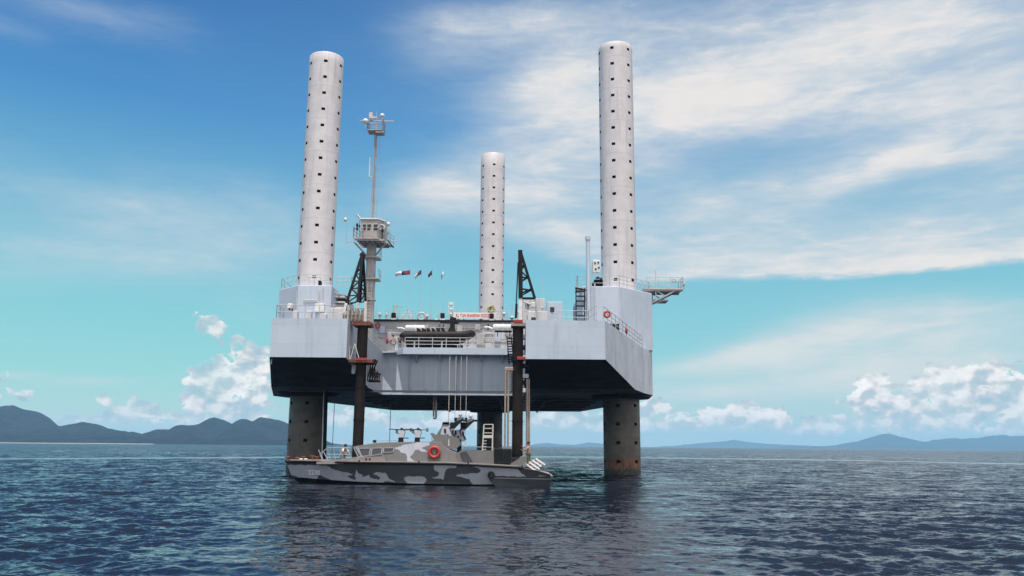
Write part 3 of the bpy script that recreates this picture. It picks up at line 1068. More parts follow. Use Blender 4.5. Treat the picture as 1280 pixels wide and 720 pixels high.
topR = P(763, 50.5, 80.2).z
topL = P(405, 63.5, 80.2).z
topB = P(613.5, 190, 116.2).z
leg('R', topR, R(-18.6), P(768, 577, 80.2).z)
leg('L', topL, R(10.7), P(380, 574, 80.2).z - 1.775)
leg('B', topB, R(7.4), .9)

# ---- jacking houses on the two forward corners
HT = P(775, 358, 77).z
jr = MB().prism([(6.7, 77), (PX(775, 77, 15), 77), (PX(815.5, 80.4, 15), 80.4), (13.8, 82), (13.8, 89), (6.7, 89)], DK, HT, 0, .05)
jrh = jr.build('jack_house', 'house', plat)
xl0, xl1, xl2 = PX(347.5, 80, 15), PX(371, 77.6, 15), PX(413, 77.6, 15)
jl = MB().prism([(xl0, 80), (xl1, 77.6), (xl2, 77.6), (xl2, 89), (xl0 - .3, 89)], DK, HT, 0, .05)
jlh = jl.build('jack_house', 'house', plat)
# pipes, hatch and box on the left house
q = MB()
for px, t0, t1 in ((371, 364, 390), (399, 364, 382), (404, 360, 380)):
    q.tube(P(px, t0, 77.5), P(px, t1, 77.5), .055)
q.tube(P(379, 375.5, 77.5), P(396, 375.5, 77.5), .05)
q.path([P(396, 375.5, 77.5), P(398, 379, 77.5), P(399, 388, 77.5)], .07)
q.build('pipework', 'cabin', jlh)
q = MB().box(tuple(P(393, 389.5, 77.3)), tuple(P(406, 380, 77.59)), 0, .03)
q.build('locker', 'white', jlh)
q = MB()
for z in np.linspace(P(390, 360, 77.5).z, P(390, 348, 80).z, 4):
    q.tube((PX(386, 79.2, z), 79.2, z), (PX(400, 79.2, z), 79.2, z), .06)
q.tube((PX(386, 79.2, HT), 79.2, HT), (PX(386, 79.2, HT), 79.2, z), .05)
q.tube((PX(400, 79.2, HT), 79.2, HT), (PX(400, 79.2, HT), 79.2, z), .05)
q.build('pipe_rack', 'cabin', jlh)
q = MB().box(tuple(P(397.5, 359, 78)), tuple(P(402.5, 352, 78.6)), 0, .03)
q.tube(P(400, 362, 78.3), P(400, 357, 78.3), .06)
q.build('floodlight', 'black', jlh)
# stairwell beside the left house: treads behind a sloping frame
sx0, sx1 = PX(416, 79, 15), PX(433, 79, 15)
zt, zbm = P(424, 366, 79).z, DK
q = MB().prism([(sx0, 80.6), (sx1, 80.6), (sx1, 80.75), (sx0, 80.75)], zbm, zt)
q.build('stair_screen', 'black', plat)
q = MB()
for k in range(10):
    z = zbm + (zt - zbm) * (k + .3) / 10
    q.box((sx0 + .02, 79.0 + .05 * k, z), (sx1 - .05 - .03 * k, 80.5, z + .14))
q.bar((sx0, 78.9, zt + .05), (sx1, 80.4, zt - .1), .16, .1)
q.bar((sx1, 80.4, zt - .1), (sx1, 80.4, zbm), .1)
q.build('stair_flight', 'cabin', plat)

# rails round the house tops
q = MB()
q.rail([(xl2 - .3, 78.0, HT), (xl1, 77.8, HT), (xl0 + .15, 80.1, HT), (xl0 - .1, 88, HT)], 1.1, 2, 1.2)
q.rail([(xl2 + .1, 79.3, HT - .1), (sx1 + .3, 79.3, HT - .1), (sx1 + .3, 86, HT - .1), (xl2, 86, HT - .1)], 1.3, 3, .8)
q.build('railing', 'rail', jlh)
hc = PX(775, 77, 15)
q = MB()
q.rail([(PX(722, 77.5, HT), 79, HT), (PX(722, 77.5, HT), 77.3, HT), (hc, 77.2, HT), (PX(812, 80.2, 17), 80.3, HT), (13.5, 88, HT)], 1.1, 3, 1.3)
q.build('railing', 'rail', jrh)
q = MB().prism([(PX(721, 77.5, HT), 77.2), (6.72, 77.2), (6.72, 80), (PX(721, 77.5, HT), 80)], HT - .14, HT - .02)
q.build('landing', 'cabin', jrh)

# cantilevered walkway from the right house towards open water
cw = thing('walkway', None, None, (0, 0, 0))
cw.parent = plat
cw.location = -Vector(plat.location)
q = MB()
wx0, wx1, wy0, wy1 = 13.2, PX(853, 81.5, 17.6), 81.0, 83.4
wz = P(830, 361, 81.5).z
q.prism([(wx0, wy0), (wx1, wy0), (wx1, wy1), (wx0, wy1)], wz - .16, wz, 0)
q.build('grating', 'rail', cw)
q = MB().rail([(wx0 + .3, wy0 + .05, wz), (wx1, wy0 + .05, wz), (wx1, wy1, wz), (wx0 + .3, wy1, wz)], 1.1, 3, 1.1, .03, .035)
q.build('railing', 'rail', cw)
q = MB()
for yy in (wy0 + .15, wy1 - .2):
    q.bar((wx0, yy, wz - 1.9), (wx1 - .7, yy, wz - .22), .13)
    q.bar((wx0, yy, wz - .24), (wx1, yy, wz - .24), .14)
    q.bar((wx0 + 1.2, yy, wz - 1.30), (wx0 + 1.2, yy, wz - .2), .09)
    q.bar((wx0 + 2.2, yy, wz - .85), (wx0 + 1.2, yy, wz - .2), .09)
q.build('bracket', 'tower', cw)
q = MB().box((wx0 + .4, 81.4, wz - 1.25), (wx0 + 2.5, 83.0, wz - 1.1))
q.bar((wx0 + .1, 81.5, wz - 1.9), (wx0 + 2.0, 81.5, wz - 1.2), .1)
q.build('lower_step', 'cabin', cw)
q = MB().box((wx1 + .05, wy0 + .2, wz + .35), (wx1 + .3, wy0 + .5, wz + .75), 0, .03)
q.tube((wx1 + .16, wy0 + .35, wz), (wx1 + .16, wy0 + .35, wz + .4), .04)
q.torus((wx1 - .9, wy0 + .1, wz + .75), .18, .05, 'Y', 16, 6)
q.build_each('lantern', 'cabin', cw)
q = MB().tube((PX(820, 82, 18), 82, wz), (PX(820, 82, 18), 82, wz + 2.0), .04)
q.build('antenna', 'rail', cw)

# vent stack, box with holes, ladder and pipes in front of the right house
vx = PX(735.5, 76.4, 17)
q = MB()
q.tube((vx, 76.4, DK), (vx, 76.4, P(735.5, 300, 76.4).z), .20, None, 16)
q.tube((vx, 76.4, P(735.5, 300, 76.4).z), (vx, 76.4, P(735.5, 296, 76.4).z), .25, .25, 16)
q.build('vent_stack', 'house', plat)
q = MB()
for px in (739.5, 744):
    x = PX(px, 76.7, 15)
    q.tube((x, 76.8, DK), (x, 76.8, HT + .2), .07)
q.build('pipework', 'house', jrh)
q = MB().box((PX(741, 78, 19), 77.9, P(745, 341, 78).z), (PX(750, 78, 19), 78.8, P(745, 325, 78).z), 0, .05)
x0, zt_ = PX(741, 78, 19), P(745, 325, 78).z
for dx, dz in ((.14, .25), (.45, .2), (.2, .85), (.5, .7)):
    q.box((x0 + dx, 77.86, zt_ - dz - .16), (x0 + dx + .16, 77.899, zt_ - dz), 1)
q.build('control_box', ['white', 'black'], jrh)
q = MB()
for i in range(5):
    x = PX(742 + i * 2.4, 77.6, 18)
    q.box((x - .14, 77.5, HT), (x + .14, 78.1, HT + .5 + .25 * (i % 3)), 0, .02)
q.tube((PX(748, 77.4, 18), 77.4, HT), (PX(748, 77.4, 18), 77.4, HT + 1.0), .08)
q.ball((PX(751, 77.4, 18), 77.4, HT + .7), .22)
q.build_each('winch_gear', 'black', jrh)
lx = PX(725.5, 76, 15)
q = MB()
lz1 = P(725, 360, 76).z
for s in (-.4, .4):
    q.bar((lx + s, 76, DK + .2), (lx + s, 76, lz1), .10)
for k in range(11):
    z = DK + .4 + k * (lz1 - DK - .5) / 10.5
    q.box((lx - .4, 75.9, z), (lx + .4, 76.3, z + .07))
q.bar((lx - .45, 76, lz1), (lx + .6, 76.8, lz1 - .05), .12)
q.build('steep_ladder', 'black', plat)
# deck clutter in front of the right house
q = MB()
for px0, px1, h in ((710, 722, .55), (724, 736, .6), (745, 752, .5), (760, 774, .7)):
    xa, xb = PX(px0, 71, 12), PX(px1, 71, 12)
    q.box((xa, 70.6, DK), (xb, 71.8, DK + h + .55), 0, .06)
q.build_each('mooring_winch', 'black', plat)
q = MB().box((PX(738, 70, 12), 69.8, DK), (PX(743, 70, 12), 70.3, DK + 1.3), 0, .03)
q.build('locker', 'white', plat)

# deck edge rails
q = MB()
q.rail([(b_[0] - .1, YF + .2, DK), on((b_[0] - .1, YF + .2), (d_[0] - .1, d_[1]), 70) + (DK,), (d_[0] - .1, d_[1], DK)], 1.1, 3, 1.5)
q.build('railing', 'rail', plat)
q = MB().rail([(PX(694, 66, 12), 66, DK), (PX(736, 66, 12), 66, DK), (b_[0] - .3, YF + 3, DK)], 1.6, 3, 1.6)
q.build('railing', 'rail', plat)
q = MB()
q.rail([(l_[0] + .3, YF + 2, DK), (l_[0] + .25, YF + .25, DK), (m_[0] - .1, YF + .25, DK)], 1.05, 2, 1.05)
q.build('railing', 'rail', plat)
q = MB().rail([(m_[0] - .05, YF + .3, DK), (n__[0] - .05, 81.5, DK)], 1.05, 3, 1.3)
q.build('railing', 'rail', plat)
q = MB().rail([(PX(506, 81.8, 12), 81.8, DK + .34), (PX(592, 81.8, 12), 81.8, DK + .34)], 1.0, 3, 1.5, .035, .04)
q.rail([(PX(596, 81.8, 12), 81.8, DK + .34), (1.0, 81.8, DK + .34)], 1.0, 3, 1.4, .02, .025)
q.build('railing', 'rail', plat)
# loose gear on the left bow
q = MB()
for px, w, h in ((369, .35, .7), (386.5, .35, .7), (404, .5, .5), (426, .3, .6)):
    x = PX(px, 61.6, 12)
    q.box((x - w / 2, 61.5, DK), (x + w / 2, 61.9, DK + h), 0, .04)
q.build_each('bollard', 'cabin', plat)
q = MB().box((PX(412, 62.5, 12), 62.4, DK), (PX(428, 62.5, 12), 64, DK + 1.1), 0, .05)
q.build('deck_chest', 'cabin', plat)
q = MB().tube((PX(363, 62, 12), 62, DK), (PX(363, 62, 12), 62, DK + .95), .04)
q.box((PX(360, 62, 13), 61.8, DK + .9), (PX(366, 62, 13), 62.3, DK + 1.3), 0, .05)
q.box((PX(362, 62, 13), 61.76, DK + .8), (PX(366, 62, 13), 62.2, DK + .92), 1)
q.build('deck_light', ['white', 'black'], plat)
q = MB().path([P(341.5, 408, 61.5), P(340.6, 440, 61.5), P(339, 455, 61.5)], .05)
q.build('drain_pipe', 'cabin', plat)

# ---- deckhouse across the waist
HY = 93.0
hz1 = P(570, 402, HY).z
hx0, hx1 = PX(464, HY, 15), PX(700, HY, 15)
q = MB().box((hx0, HY, DK), (hx1, 108, hz1), 0, .03)
dh = q.build('deckhouse', 'cabin', plat)
q = MB().box((hx0 - .2, HY - .35, hz1 - .03), (hx1 + .2, 108.2, hz1 + .16))
q.build('roof_edge', 'black', dh)
q = MB()
zl = P(570, 417.5, HY).z
q.box((hx0 + .1, HY - .10, zl), (hx1 - .1, HY - .003, zl + .10))
for px in (470, 492, 516, 541, 566, 590, 614, 636):
    x = PX(px, HY, 14)
    q.box((x - .05, HY - .06, DK), (x + .05, HY - .003, hz1 - .05))
q.build('wall_stiffener', 'cabin', dh)
for px in (549, 554, 610):
    q = MB().box((PX(px, HY, 15) - .09, HY - .03, P(px, 412.5, HY).z), (PX(px, HY, 15) + .09, HY - .003, P(px, 405.5, HY).z))
    q.build('window', 'glass', dh)
xw = PX(609, HY, 14)
q = MB().box((xw - .7, HY - .05, DK + .2), (xw + .55, HY - .003, DK + 2.5), 0, .02)
q.torus((xw + .3, HY - .09, DK + 1.3), .08, .02, 'Y', 12, 6)
q.build('door', 'cabin', dh)
q = MB().rail([(hx0, HY + .1, hz1 + .16), (PX(566, HY, 18), HY + .1, hz1 + .16), (hx1, HY + .1, hz1 + .16)], 1.15, 3, 1.6, .022, .026)
q.build('railing', 'rail', dh)
q = MB()
for px, py0, py1 in ((604, 424, 412), (617, 424, 414)):
    q.tube(P(px, py0 + 8, HY - .6), P(px, py1, HY - .6), .06)
q.path([P(604, 416, HY - .6), P(617, 416, HY - .6)], .05)
q.box(tuple(P(583, 432, 84)), tuple(P(586, 425, 84.6)), 0, .03)
q.box(tuple(P(626, 424, 84)), tuple(P(631, 417, 84.8)), 0, .03)
q.build_each('deck_fitting', 'cabin', plat)
# grey cabins and stores standing behind the right bow
for px0, px1, pyt, Y, mat, nm in ((653, 681, 373, 88, 'cabin', 'store_cabin'), (684, 703, 377, 86, 'house', 'store_cabin'), (660, 684, 389, 78, 'cabin', 'store_cabin')):
    zt2 = P(px0, pyt, Y).z
    q = MB().box((PX(px0, Y, 14), Y, DK), (PX(px1, Y, 14), Y + 3.5, zt2), 0, .04)
    n = int((PX(px1, Y, 14) - PX(px0, Y, 14)) / .35)
    for k in range(1, n):
        x = PX(px0, Y, 14) + k * .35
        q.box((x - .05, Y - .05, DK + .2), (x + .05, Y - .002, zt2 - .15))
    o = q.build(nm, mat, plat)
    q = MB().box((PX(px0, Y, 14) + .3, Y - .07, zt2 - 1.1), (PX(px0, Y, 14) + .75, Y - .052, zt2 - .6))
    q.build('window', 'glass', o)
q = MB().box((PX(686, 83, 13), 82.5, DK), (PX(707, 83, 13), 84, DK + 2.2), 0, .04)
q.box((PX(688, 83, 13), 82.4, DK + .9), (PX(704, 83, 13), 82.497, DK + 1.0))
q.build('tank', 'house', plat)

# roof vents, wall pipes and boxes of the deckhouse
for px, dy, h, r in ((475, 2, .9, .22), (483, 4, 1.2, .16), (534, 3, .9, .24), (546, 5, .7, .3), (573, 4, .8, .2), (580, 2, .6, .16), (603, 3, .9, .22), (630, 2, 1.1, .2), (640, 3, .8, .26), (648, 2, 1.3, .14)):
    x = PX(px, HY + dy, 18)
    z = hz1 + .16
    q = MB().tube((x, HY + dy, z), (x, HY + dy, z + h), r * .55, None, 10)
    q.lathe([(r, -.08), (r * 1.1, .02), (r * .8, .16), (.01, .24)], (x, HY + dy, z + h), 'Z', 12)
    q.build('roof_vent', 'cabin', dh)
for px, py, w, h in ((478, 412, .3, .4), (487, 421, .22, .5), (533, 409, .25, .25), (541, 412, .35, .3), (575, 411, .3, .35), (597, 409, .3, .3), (601, 424, .5, .6), (622, 421, .35, .5)):
    c = P(px, py, HY - .2)
    MB().box((c.x - w, HY - .32, c.z - h), (c.x + w, HY - .003, c.z + h), 0, .03).build('junction_box', 'tower' if px % 2 else 'house', dh)
for z in (hz1 - .55, hz1 - .72, zl - .5):
    q = MB().tube((hx0 + .4, HY - .16, z), (PX(640, HY, 15), HY - .16, z), .045, None, 6)
    q.build('cable_run', 'tower', dh)
for px in (483, 507, 530, 556, 580, 596, 624):
    x = PX(px, HY, 14)
    q = MB().path([(x, HY - .16, hz1 - .55), (x, HY - .16, DK + .4)], .035, 6)
    q.build('down_pipe', 'cabin', dh)
for px, pyt, Yq in ((470, 381, 96), (485, 384, 97), (561, 381, 97), (571, 383, 99), (588, 384, 96), (634, 384, 96), (640, 379, 97), (664, 366, 90), (671, 369, 90), (689, 368, 88), (708, 377, 86)):
    x = PX(px, Yq, 18)
    zb_ = hz1 + .16 if px < 650 else DK + 1.5
    MB().tube((x, Yq, zb_), (x, Yq, P(px, pyt, Yq).z), .026, .014, 6).build('aerial_rod', 'tower', plat)
# lattice of pipe scaffolding over the stores behind the right bow
q = MB()
for px in (653, 658, 663, 668, 673, 678, 683):
    x = PX(px, 85.5, 14)
    q.tube((x, 85.5, DK), (x, 85.5, P(px, 372, 85.5).z), .035, None, 6)
for py in (374, 379, 384, 389, 394):
    q.tube(P(652.5, py, 85.5), P(684, py, 85.5), .03, None, 6)
q.build('scaffolding', 'rail', plat)
# stowed gear by the left derrick
q = MB()
for k in range(9):
    x = PX(434 + k * 2.5, 61.8, 12)
    q.tube((x, 61.8 + .2 * (k % 2), DK), (x, 61.8 + .2 * (k % 2), DK + .75 + .12 * (k % 3)), .05 + .02 * (k % 2), None, 8)
q.tube((PX(433, 61.8, 12), 61.8, DK + .5), (PX(455, 61.8, 12), 61.8, DK + .5), .04, None, 6)
q.tube((PX(433, 61.8, 12), 61.8, DK + .95), (PX(455, 61.8, 12), 61.8, DK + .95), .04, None, 6)
q.box((PX(434, 62.2, 12), 62.1, DK), (PX(453, 62.2, 12), 62.4, DK + .45), 0, .03)
q.build('gas_bottle_rack', 'tan', plat)
q = MB().box((PX(417, 64.5, 12), 64.4, DK), (PX(424, 64.5, 12), 65.4, DK + .9), 0, .05)
q.build('locker', 'tower', plat)
# pipes hanging below the bottom
q = MB().path([P(542, 494, 84) + Vector((0, 0, .4)), P(542, 521, 84)], .09, 8)
q.path([P(545, 494, 84) + Vector((0, 0, .4)), P(545, 523, 84), P(541.5, 523, 84)], .10, 8)
q.build('discharge_pipe', 'tan', plat)
q = MB().tube((PX(406, 80, 5), 80, BT + .1), (PX(406, 80, 1), 80, -2), .18, None, 10)
q.build('riser_pipe', 'black', plat)
q = MB().tube((PX(403, 79.6, 5), 79.6, BT + .1), (PX(403, 79.6, 1), 79.6, -1), .06, None, 8)
q.build('riser_pipe', 'white', plat)

# ------------------------------------------------------------------ lookout tower on the deck
TY = 86.0
tx = PX(463, TY, 20)
tb = DK
tw = thing('lookout_tower', 'tall grey lookout tower with a windowed cabin and thin mast above it', 'tower', (tx, TY, tb))
ptop = P(463, 303, TY).z
q = MB().tube((tx, TY, tb), (tx, TY, ptop), .54, .52, 20)
for py in (322, 350, 376):
    q.tube((tx, TY, P(463, py, TY).z), (tx, TY, P(463, py, TY).z + .12), .68, None, 20)
q.build('column', 'tower', tw)
q = MB()
q.ladder((tx + .1, TY - .78, tb + .5), (tx + .1, TY - .78, ptop), .45, .35, .03)
q.build('ladder', 'tower', tw)
for py in (323, 349.5):
    z = P(466, py, TY).z
    q = MB().box((tx - .7, TY - .95, z - .08), (tx + 1.0, TY + .9, z), 0)
    q.rail([(tx + .95, TY - .9, z), (tx + .95, TY + .8, z)], 1.0, 2, 1.0, .025, .025)
    q.build('landing', 'tower', tw)
# gallery and cabin
gx0, gx1 = PX(439, TY - 2, 22), PX(489, TY, 22)
gz = P(463, 297, TY - 2).z
q = MB().prism([(gx0 + .1, TY - 2.0), (gx1 - 1.1, TY - 2.0), (gx1, TY + 1.8), (gx0 + .9, TY + 1.8)], gz - .12, gz)
for k in range(5):
    yy = TY - 1.8 + k * .8
    q.bar((gx0 + .4, yy, gz - .2), (gx1 - .5, yy, gz - .2), .12, .16)
q.build('gallery', 'tower', tw)
q = MB().rail([(gx0 + .9, TY + 1.7, gz), (gx0 + .12, TY - 1.95, gz), (gx1 - 1.1, TY - 1.95, gz), (gx1 - .05, TY + 1.75, gz)], 1.1, 3, .9, .025, .03)
q.build('railing', 'tower', tw)
for sx in (-1, 1):
    q = MB().bar((tx + sx * .5, TY - .3, gz - 1.5), (tx + sx * 1.7, TY - 1.0, gz - .25), .14)
    q.build('strut', 'tower', tw)
cx0, cx1 = PX(450, TY - 1.5, 23), PX(475, TY - 1.5, 23)
cz1 = P(462, 274.5, TY - 1.5).z
q = MB().prism([(cx0, TY - 1.5), (cx1 - .35, TY - 1.5), (cx1 + .25, TY - .6), (cx1 + .25, TY + 1.2), (cx0, TY + 1.2)], gz, cz1, 0, .05)
cab = q.build('cabin', 'tower', tw)
q = MB().prism([(cx0 - .12, TY - 1.62), (cx1 - .3, TY - 1.62), (cx1 + .37, TY - .65), (cx1 + .37, TY + 1.3), (cx0 - .12, TY + 1.3)], cz1, cz1 + .14, 0, .03)
q.build('roof', 'white', cab)
for px in (454.3, 460.4, 468.4):
    x = PX(px, TY - 1.5, 23)
    w = .17 if px < 455 else .20
    q = MB().box((x - w, TY - 1.53, P(px, 287.5, TY - 1.5).z), (x + w, TY - 1.502, P(px, 280.5, TY - 1.5).z))
    q.build('window', 'glass', cab)
q = MB().torus((cx1 + .05, TY - 1.2, cz1 - .75), .28, .07, 'Y', 18, 8)
q.build('life_ring', 'cabin', cab)
# mast with a cage of aerials
mz0, mz1 = cz1 + .1, P(468.5, 165, TY).z
mx = PX(464.8, TY, 25)
q = MB()
for dx, dy in ((-.13, -.13), (.13, -.13), (0, .14)):
    q.tube((mx + dx, TY + dy, mz0), (mx + dx * .8, TY + dy * .8, mz1), .055, .045, 8)
n = 34
for k in range(n):
    z0, z1 = mz0 + (mz1 - mz0) * k / n, mz0 + (mz1 - mz0) * (k + 1) / n
    s = 1 if k % 2 else -1
    q.tube((mx - .12 * s, TY - .12, z0), (mx + .12 * s, TY - .12, z1), .022, None, 5)
    q.tube((mx + .12, TY - .12, z0), (mx, TY + .13, z1), .022, None, 5)
q.build('mast', 'tower', tw)
q = MB().ladder((mx + .3, TY, mz0), (mx + .3, TY, mz1 - .3), .3, .4, .018)
for k in range(7):
    z = mz0 + 1 + k * (mz1 - mz0 - 1.5) / 7
    q.tube((mx, TY, z), (mx + .45, TY, z), .02, None, 5)
q.build('mast_ladder', 'tower', tw)
cg0 = mz1 - .05
q = MB()
cw_ = .85
q.prism([(mx - cw_, TY - .7), (mx + cw_, TY - .7), (mx + cw_, TY + .7), (mx - cw_, TY + .7)], cg0, cg0 + .10)
q.rail([(mx - cw_, TY + .7, cg0), (mx - cw_, TY - .7, cg0), (mx + cw_, TY - .7, cg0), (mx + cw_, TY + .7, cg0), (mx - cw_, TY + .7, cg0)], 1.25, 3, .85, .03, .04)
q.box((mx + .1, TY - .75, cg0 - .28), (mx + cw_ + .1, TY + .3, cg0 - .16))
q.build('aerial_cage', 'tower', tw)
q = MB()
q.bar((mx - 1.8, TY - .3, cg0 + 1.25), (mx + 1.9, TY + .3, cg0 + 1.45), .10)
q.bar((mx - .7, TY - .6, cg0 + 1.5), (mx + .2, TY - .6, cg0 + 1.45), .24, .22)
q.tube((mx, TY, cg0), (mx, TY, P(468, 139, TY).z), .045, .02, 6)
q.box((mx - .75, TY - .6, cg0 + 1.6), (mx - .35, TY - .2, cg0 + 2.1), 0, .05)
q.tube((mx + .65, TY, cg0 + 1.2), (mx + .65, TY, cg0 + 1.9), .05)
q.build('radar_bar', 'cabin', tw)
for dx, dz, r in ((-1.05, 1.0, .30), (.75, 1.65, .26)):
    q = MB().ball((mx + dx, TY - .75, cg0 + dz), r, 0, 1.0, 14)
    q.tube((mx + dx, TY - .75, cg0 + dz - .7), (mx + dx, TY - .75, cg0 + dz), .06)
    q.build('radome', 'white', tw)
q = MB().tube(P(461.5, 221, TY), P(462.6, 197, TY), .075, .06, 8)
q.tube(P(461.3, 221, TY), P(466.8, 220.5, TY), .03)
q.build('whip_aerial', 'white', tw)
q = MB()
for px, z0, h in ((432, -.4, 2.4), (486, .0, 2.2), (444, 0, 1.6), (496, -.1, .6), (479, 0, 2.0)):
    x = PX(px, TY - 1, 22)
    q.tube((x, TY - 1, gz + z0), (x, TY - 1, gz + z0 + h), .025, .018, 6)
q.tube((gx1 - .2, TY - .9, gz - .05), (PX(496, TY - 1, 22), TY - 1, gz - .1), .03)
q.tube((gx0 + .2, TY - 1.0, gz - .05), (PX(432, TY - 1, 22), TY - 1, gz - .35), .03)
q.build_each('whip_aerial', 'rail', tw)
for px, py in ((431.8, 274.5), (485.5, 280)):
    q = MB().ball(P(px, py, TY - 1), .19, 0, 1.2)
    q.build('radome', 'white', tw)
q = MB().box(tuple(P(445, 287, TY - 1.7)), tuple(P(448, 281, TY - 1.2)), 0, .04)
q.ball(P(446.4, 280.3, TY - 1.5), .12)
q.build('searchlight', 'black', tw)
for px, h, r in ((441, 1.5, .05), (448, 2.0, .04), (452, 1.3, .06), (472, 1.6, .05), (477, 1.2, .07), (481, 1.9, .04), (484, 1.0, .09)):
    x = PX(px, TY - 1.7, 22)
    MB().tube((x, TY - 1.75, gz), (x, TY - 1.75, gz + h), r * .6, None, 6).box((x - r * 1.6, TY - 1.9, gz + h * .55), (x + r * 1.6, TY - 1.7, gz + h * .55 + .32), 0, .02).build('gallery_lamp', 'black' if px in (448, 477) else 'tower', tw)
q = MB()
for k in range(7):
    x = gx0 + .7 + k * .5
    q.bar((x, TY - 1.7, gz - .19), (x + .15, TY + 1.6, gz - .19), .07, .12)
q.build('gallery_joist', 'black', tw)
q = MB()
for px in (449, 474, 478):
    q.tube((PX(px, TY, 25), TY - .8, cz1), (PX(px, TY, 25), TY - .8, cz1 + .7), .03)
q.tube(P(446, 268, TY - .8), P(450, 273, TY - .8), .10)
q.build_each('roof_aerial', 'cabin', tw)

# ------------------------------------------------------------------ boat derricks
def truss_leg(q, A, B, w, n, r):
    """plane lattice between two chords given as point pairs"""
    (a0, a1), (b0, b1) = A, B
    for k in range(n + 1):
        f = k / n
        p, s = Vector(a0).lerp(Vector(a1), f), Vector(b0).lerp(Vector(b1), f)
        q.tube(p, s, r, None, 6)
        if k < n:
            f2 = (k + 1) / n
            e = Vector(b0).lerp(Vector(b1), f2) if k % 2 == 0 else Vector(a0).lerp(Vector(a1), f2)
            q.tube(p if k % 2 == 0 else s, e, r, None, 6)


Yd = 63.2
bL = P(456, 402, Yd)
dL = thing('derrick', 'black lattice derrick leaning against the lookout tower on the left bow', 'derrick', (bL.x, Yd, DK), 'black derricks above the fender piles')
ap = P(453.5, 316, Yd)
q = MB()
f1, f2 = P(433, 379, Yd - .6), P(447, 378, Yd - .6)
g1, g2 = P(450, 378, Yd + .9), P(457, 377, Yd + .9)
for p in (f1, f2, g1, g2):
    q.bar(ap + Vector((0, (p.y - Yd) * .15, 0)), p, .17)
truss_leg(q, (f1, ap), (f2, ap), 0, 7, .055)
truss_leg(q, (g1, ap), (g2, ap), 0, 6, .05)
truss_leg(q, (f2, ap), (g1, ap), 0, 5, .045)
q.bar(P(450, 318, Yd), P(456.5, 320, Yd), .2)
q.build('lattice', 'black', dL)
for p, pe in ((f1, P(426, 401, Yd - .6)), (f2, P(449, 401, Yd - .4)), (g2, P(457, 401, Yd + .9))):
    q = MB().bar(p, (pe.x, pe.y, DK), .2)
    q.build('foot', 'white', dL)
q = MB().tube(P(433, 383, Yd - .6), P(449, 375, Yd - .2), .06)
q.box(tuple(P(430, 401.5, Yd - .8)), tuple(P(441, 391, Yd + .2)), 0, .06)
for k in range(5):
    x = PX(432 + k * 4.2, Yd - 1, 12)
    q.tube((x, Yd - 1, DK), (x, Yd - 1, DK + .9), .04)
    q.torus((x, Yd - .9, DK + .5), .18, .05, 'X', 12, 6)
q.build('winch', 'tower', dL)

bR = P(650, 402, Yd)
dR = thing('derrick', 'black lattice derrick with a single slanting boom beside the right bow', 'derrick', (bR.x, Yd, DK), 'black derricks above the fender piles')
q = MB()
ap = P(650.3, 313, Yd)
v0 = P(650.8, 373, Yd)
s0 = P(668.5, 373, Yd)
q.bar(ap, v0, .34, .34)
q.bar(ap, s0, .20, .24)
q.bar(v0 + Vector((-.15, 0, 0)), s0, .16)
zz = [.30, .42, .55, .66, .80, .90]
for i, f in enumerate(zz):
    p = ap.lerp(v0, f)
    s = ap.lerp(s0, f - (.10 if i % 2 else -.04))
    q.bar(p, s, .12)
q.bar(ap.lerp(v0, .42), ap.lerp(s0, .60), .10)
q.bar(ap.lerp(v0, .66), ap.lerp(s0, .54), .10)
q.bar(ap.lerp(v0, .95), ap.lerp(s0, .82), .10)
q.build('lattice', 'black', dR)
q = MB().bar(v0, (bR.x, Yd, DK), .26)
q.build('foot', 'white', dR)
q = MB().bar(s0, (PX(673, Yd, 12), Yd + .6, DK), .16)
q.tube(P(652, 376, Yd), P(667, 382, Yd), .07)
q.box(tuple(P(664, 384, Yd - .2)), tuple(P(669, 379, Yd + .3)), 0, .04)
q.build('foot', 'cabin', dR)
q = MB().path([P(647.6, 328, Yd - .2), P(646, 365, Yd - .3), P(644.4, 398, Yd - .4)], .05)
q.tube(P(645, 397, Yd - .4), P(645.6, 380, Yd - .3), .10)
q.build('hoist_wire', 'black', dR)

# ------------------------------------------------------------------ fender piles
YP = 62.3


def pile(x, label, ztop):
    t = thing('fender_pile', label, 'pile', (x, YP, -3), 'dark steel piles the boat lies against')
    q = MB().tube((x, YP, -3), (x, YP, ztop), .40, None, 20)
    for z in (2.0, 4.4, 6.8, 9.2):
        q.tube((x, YP, z), (x, YP, z + .10), .425, None, 20)
    q.build('shaft', 'pile', t)
    return t


xL, xR = PX(449.8, YP, 6), PX(647, YP, 6)
pl = pile(xL, 'brown steel pile under the left derrick with a rusty landing round it', DK - .35)
q = MB().box((xL - .85, YP - .7, P(449, 454.5, YP).z), (xL + .95, YP + 1.2, P(449, 450, YP).z), 0, .03)
q.build('guide_collar', 'rust', pl)
q = MB().box((xL - .3, YP - .75, P(449, 451, YP - .7).z + .05), (xL + .55, YP - .702, P(449, 447.5, YP - .7).z + .02))
q.build('guide_plate', 'redsteel', pl)
q = MB().box((xL - .7, YP - .5, DK - .35), (xL + .65, YP + 1.0, DK - .02), 0, .03)
q.build('head_beam', 'rust', pl)
q = MB()
zA = P(440, 450, YP).z
q.rail([(xL - .8, YP - .6, zA), (xL - .8, YP + 1.0, zA)], .9, 2, .8)
q.path([(xL - .75, YP - .5, zA), (xL - .5, YP - .3, zA + 1.2), (xL - .1, YP - .5, zA + .05)], .03)
q.build('railing', 'cabin', pl)
q = MB().box((xL - .75, YP + .2, P(445, 467, YP).z), (xL - .50, YP + .4, P(445, 455, YP).z), 0, .03)
q.build('fender_block', 'cabin', pl)
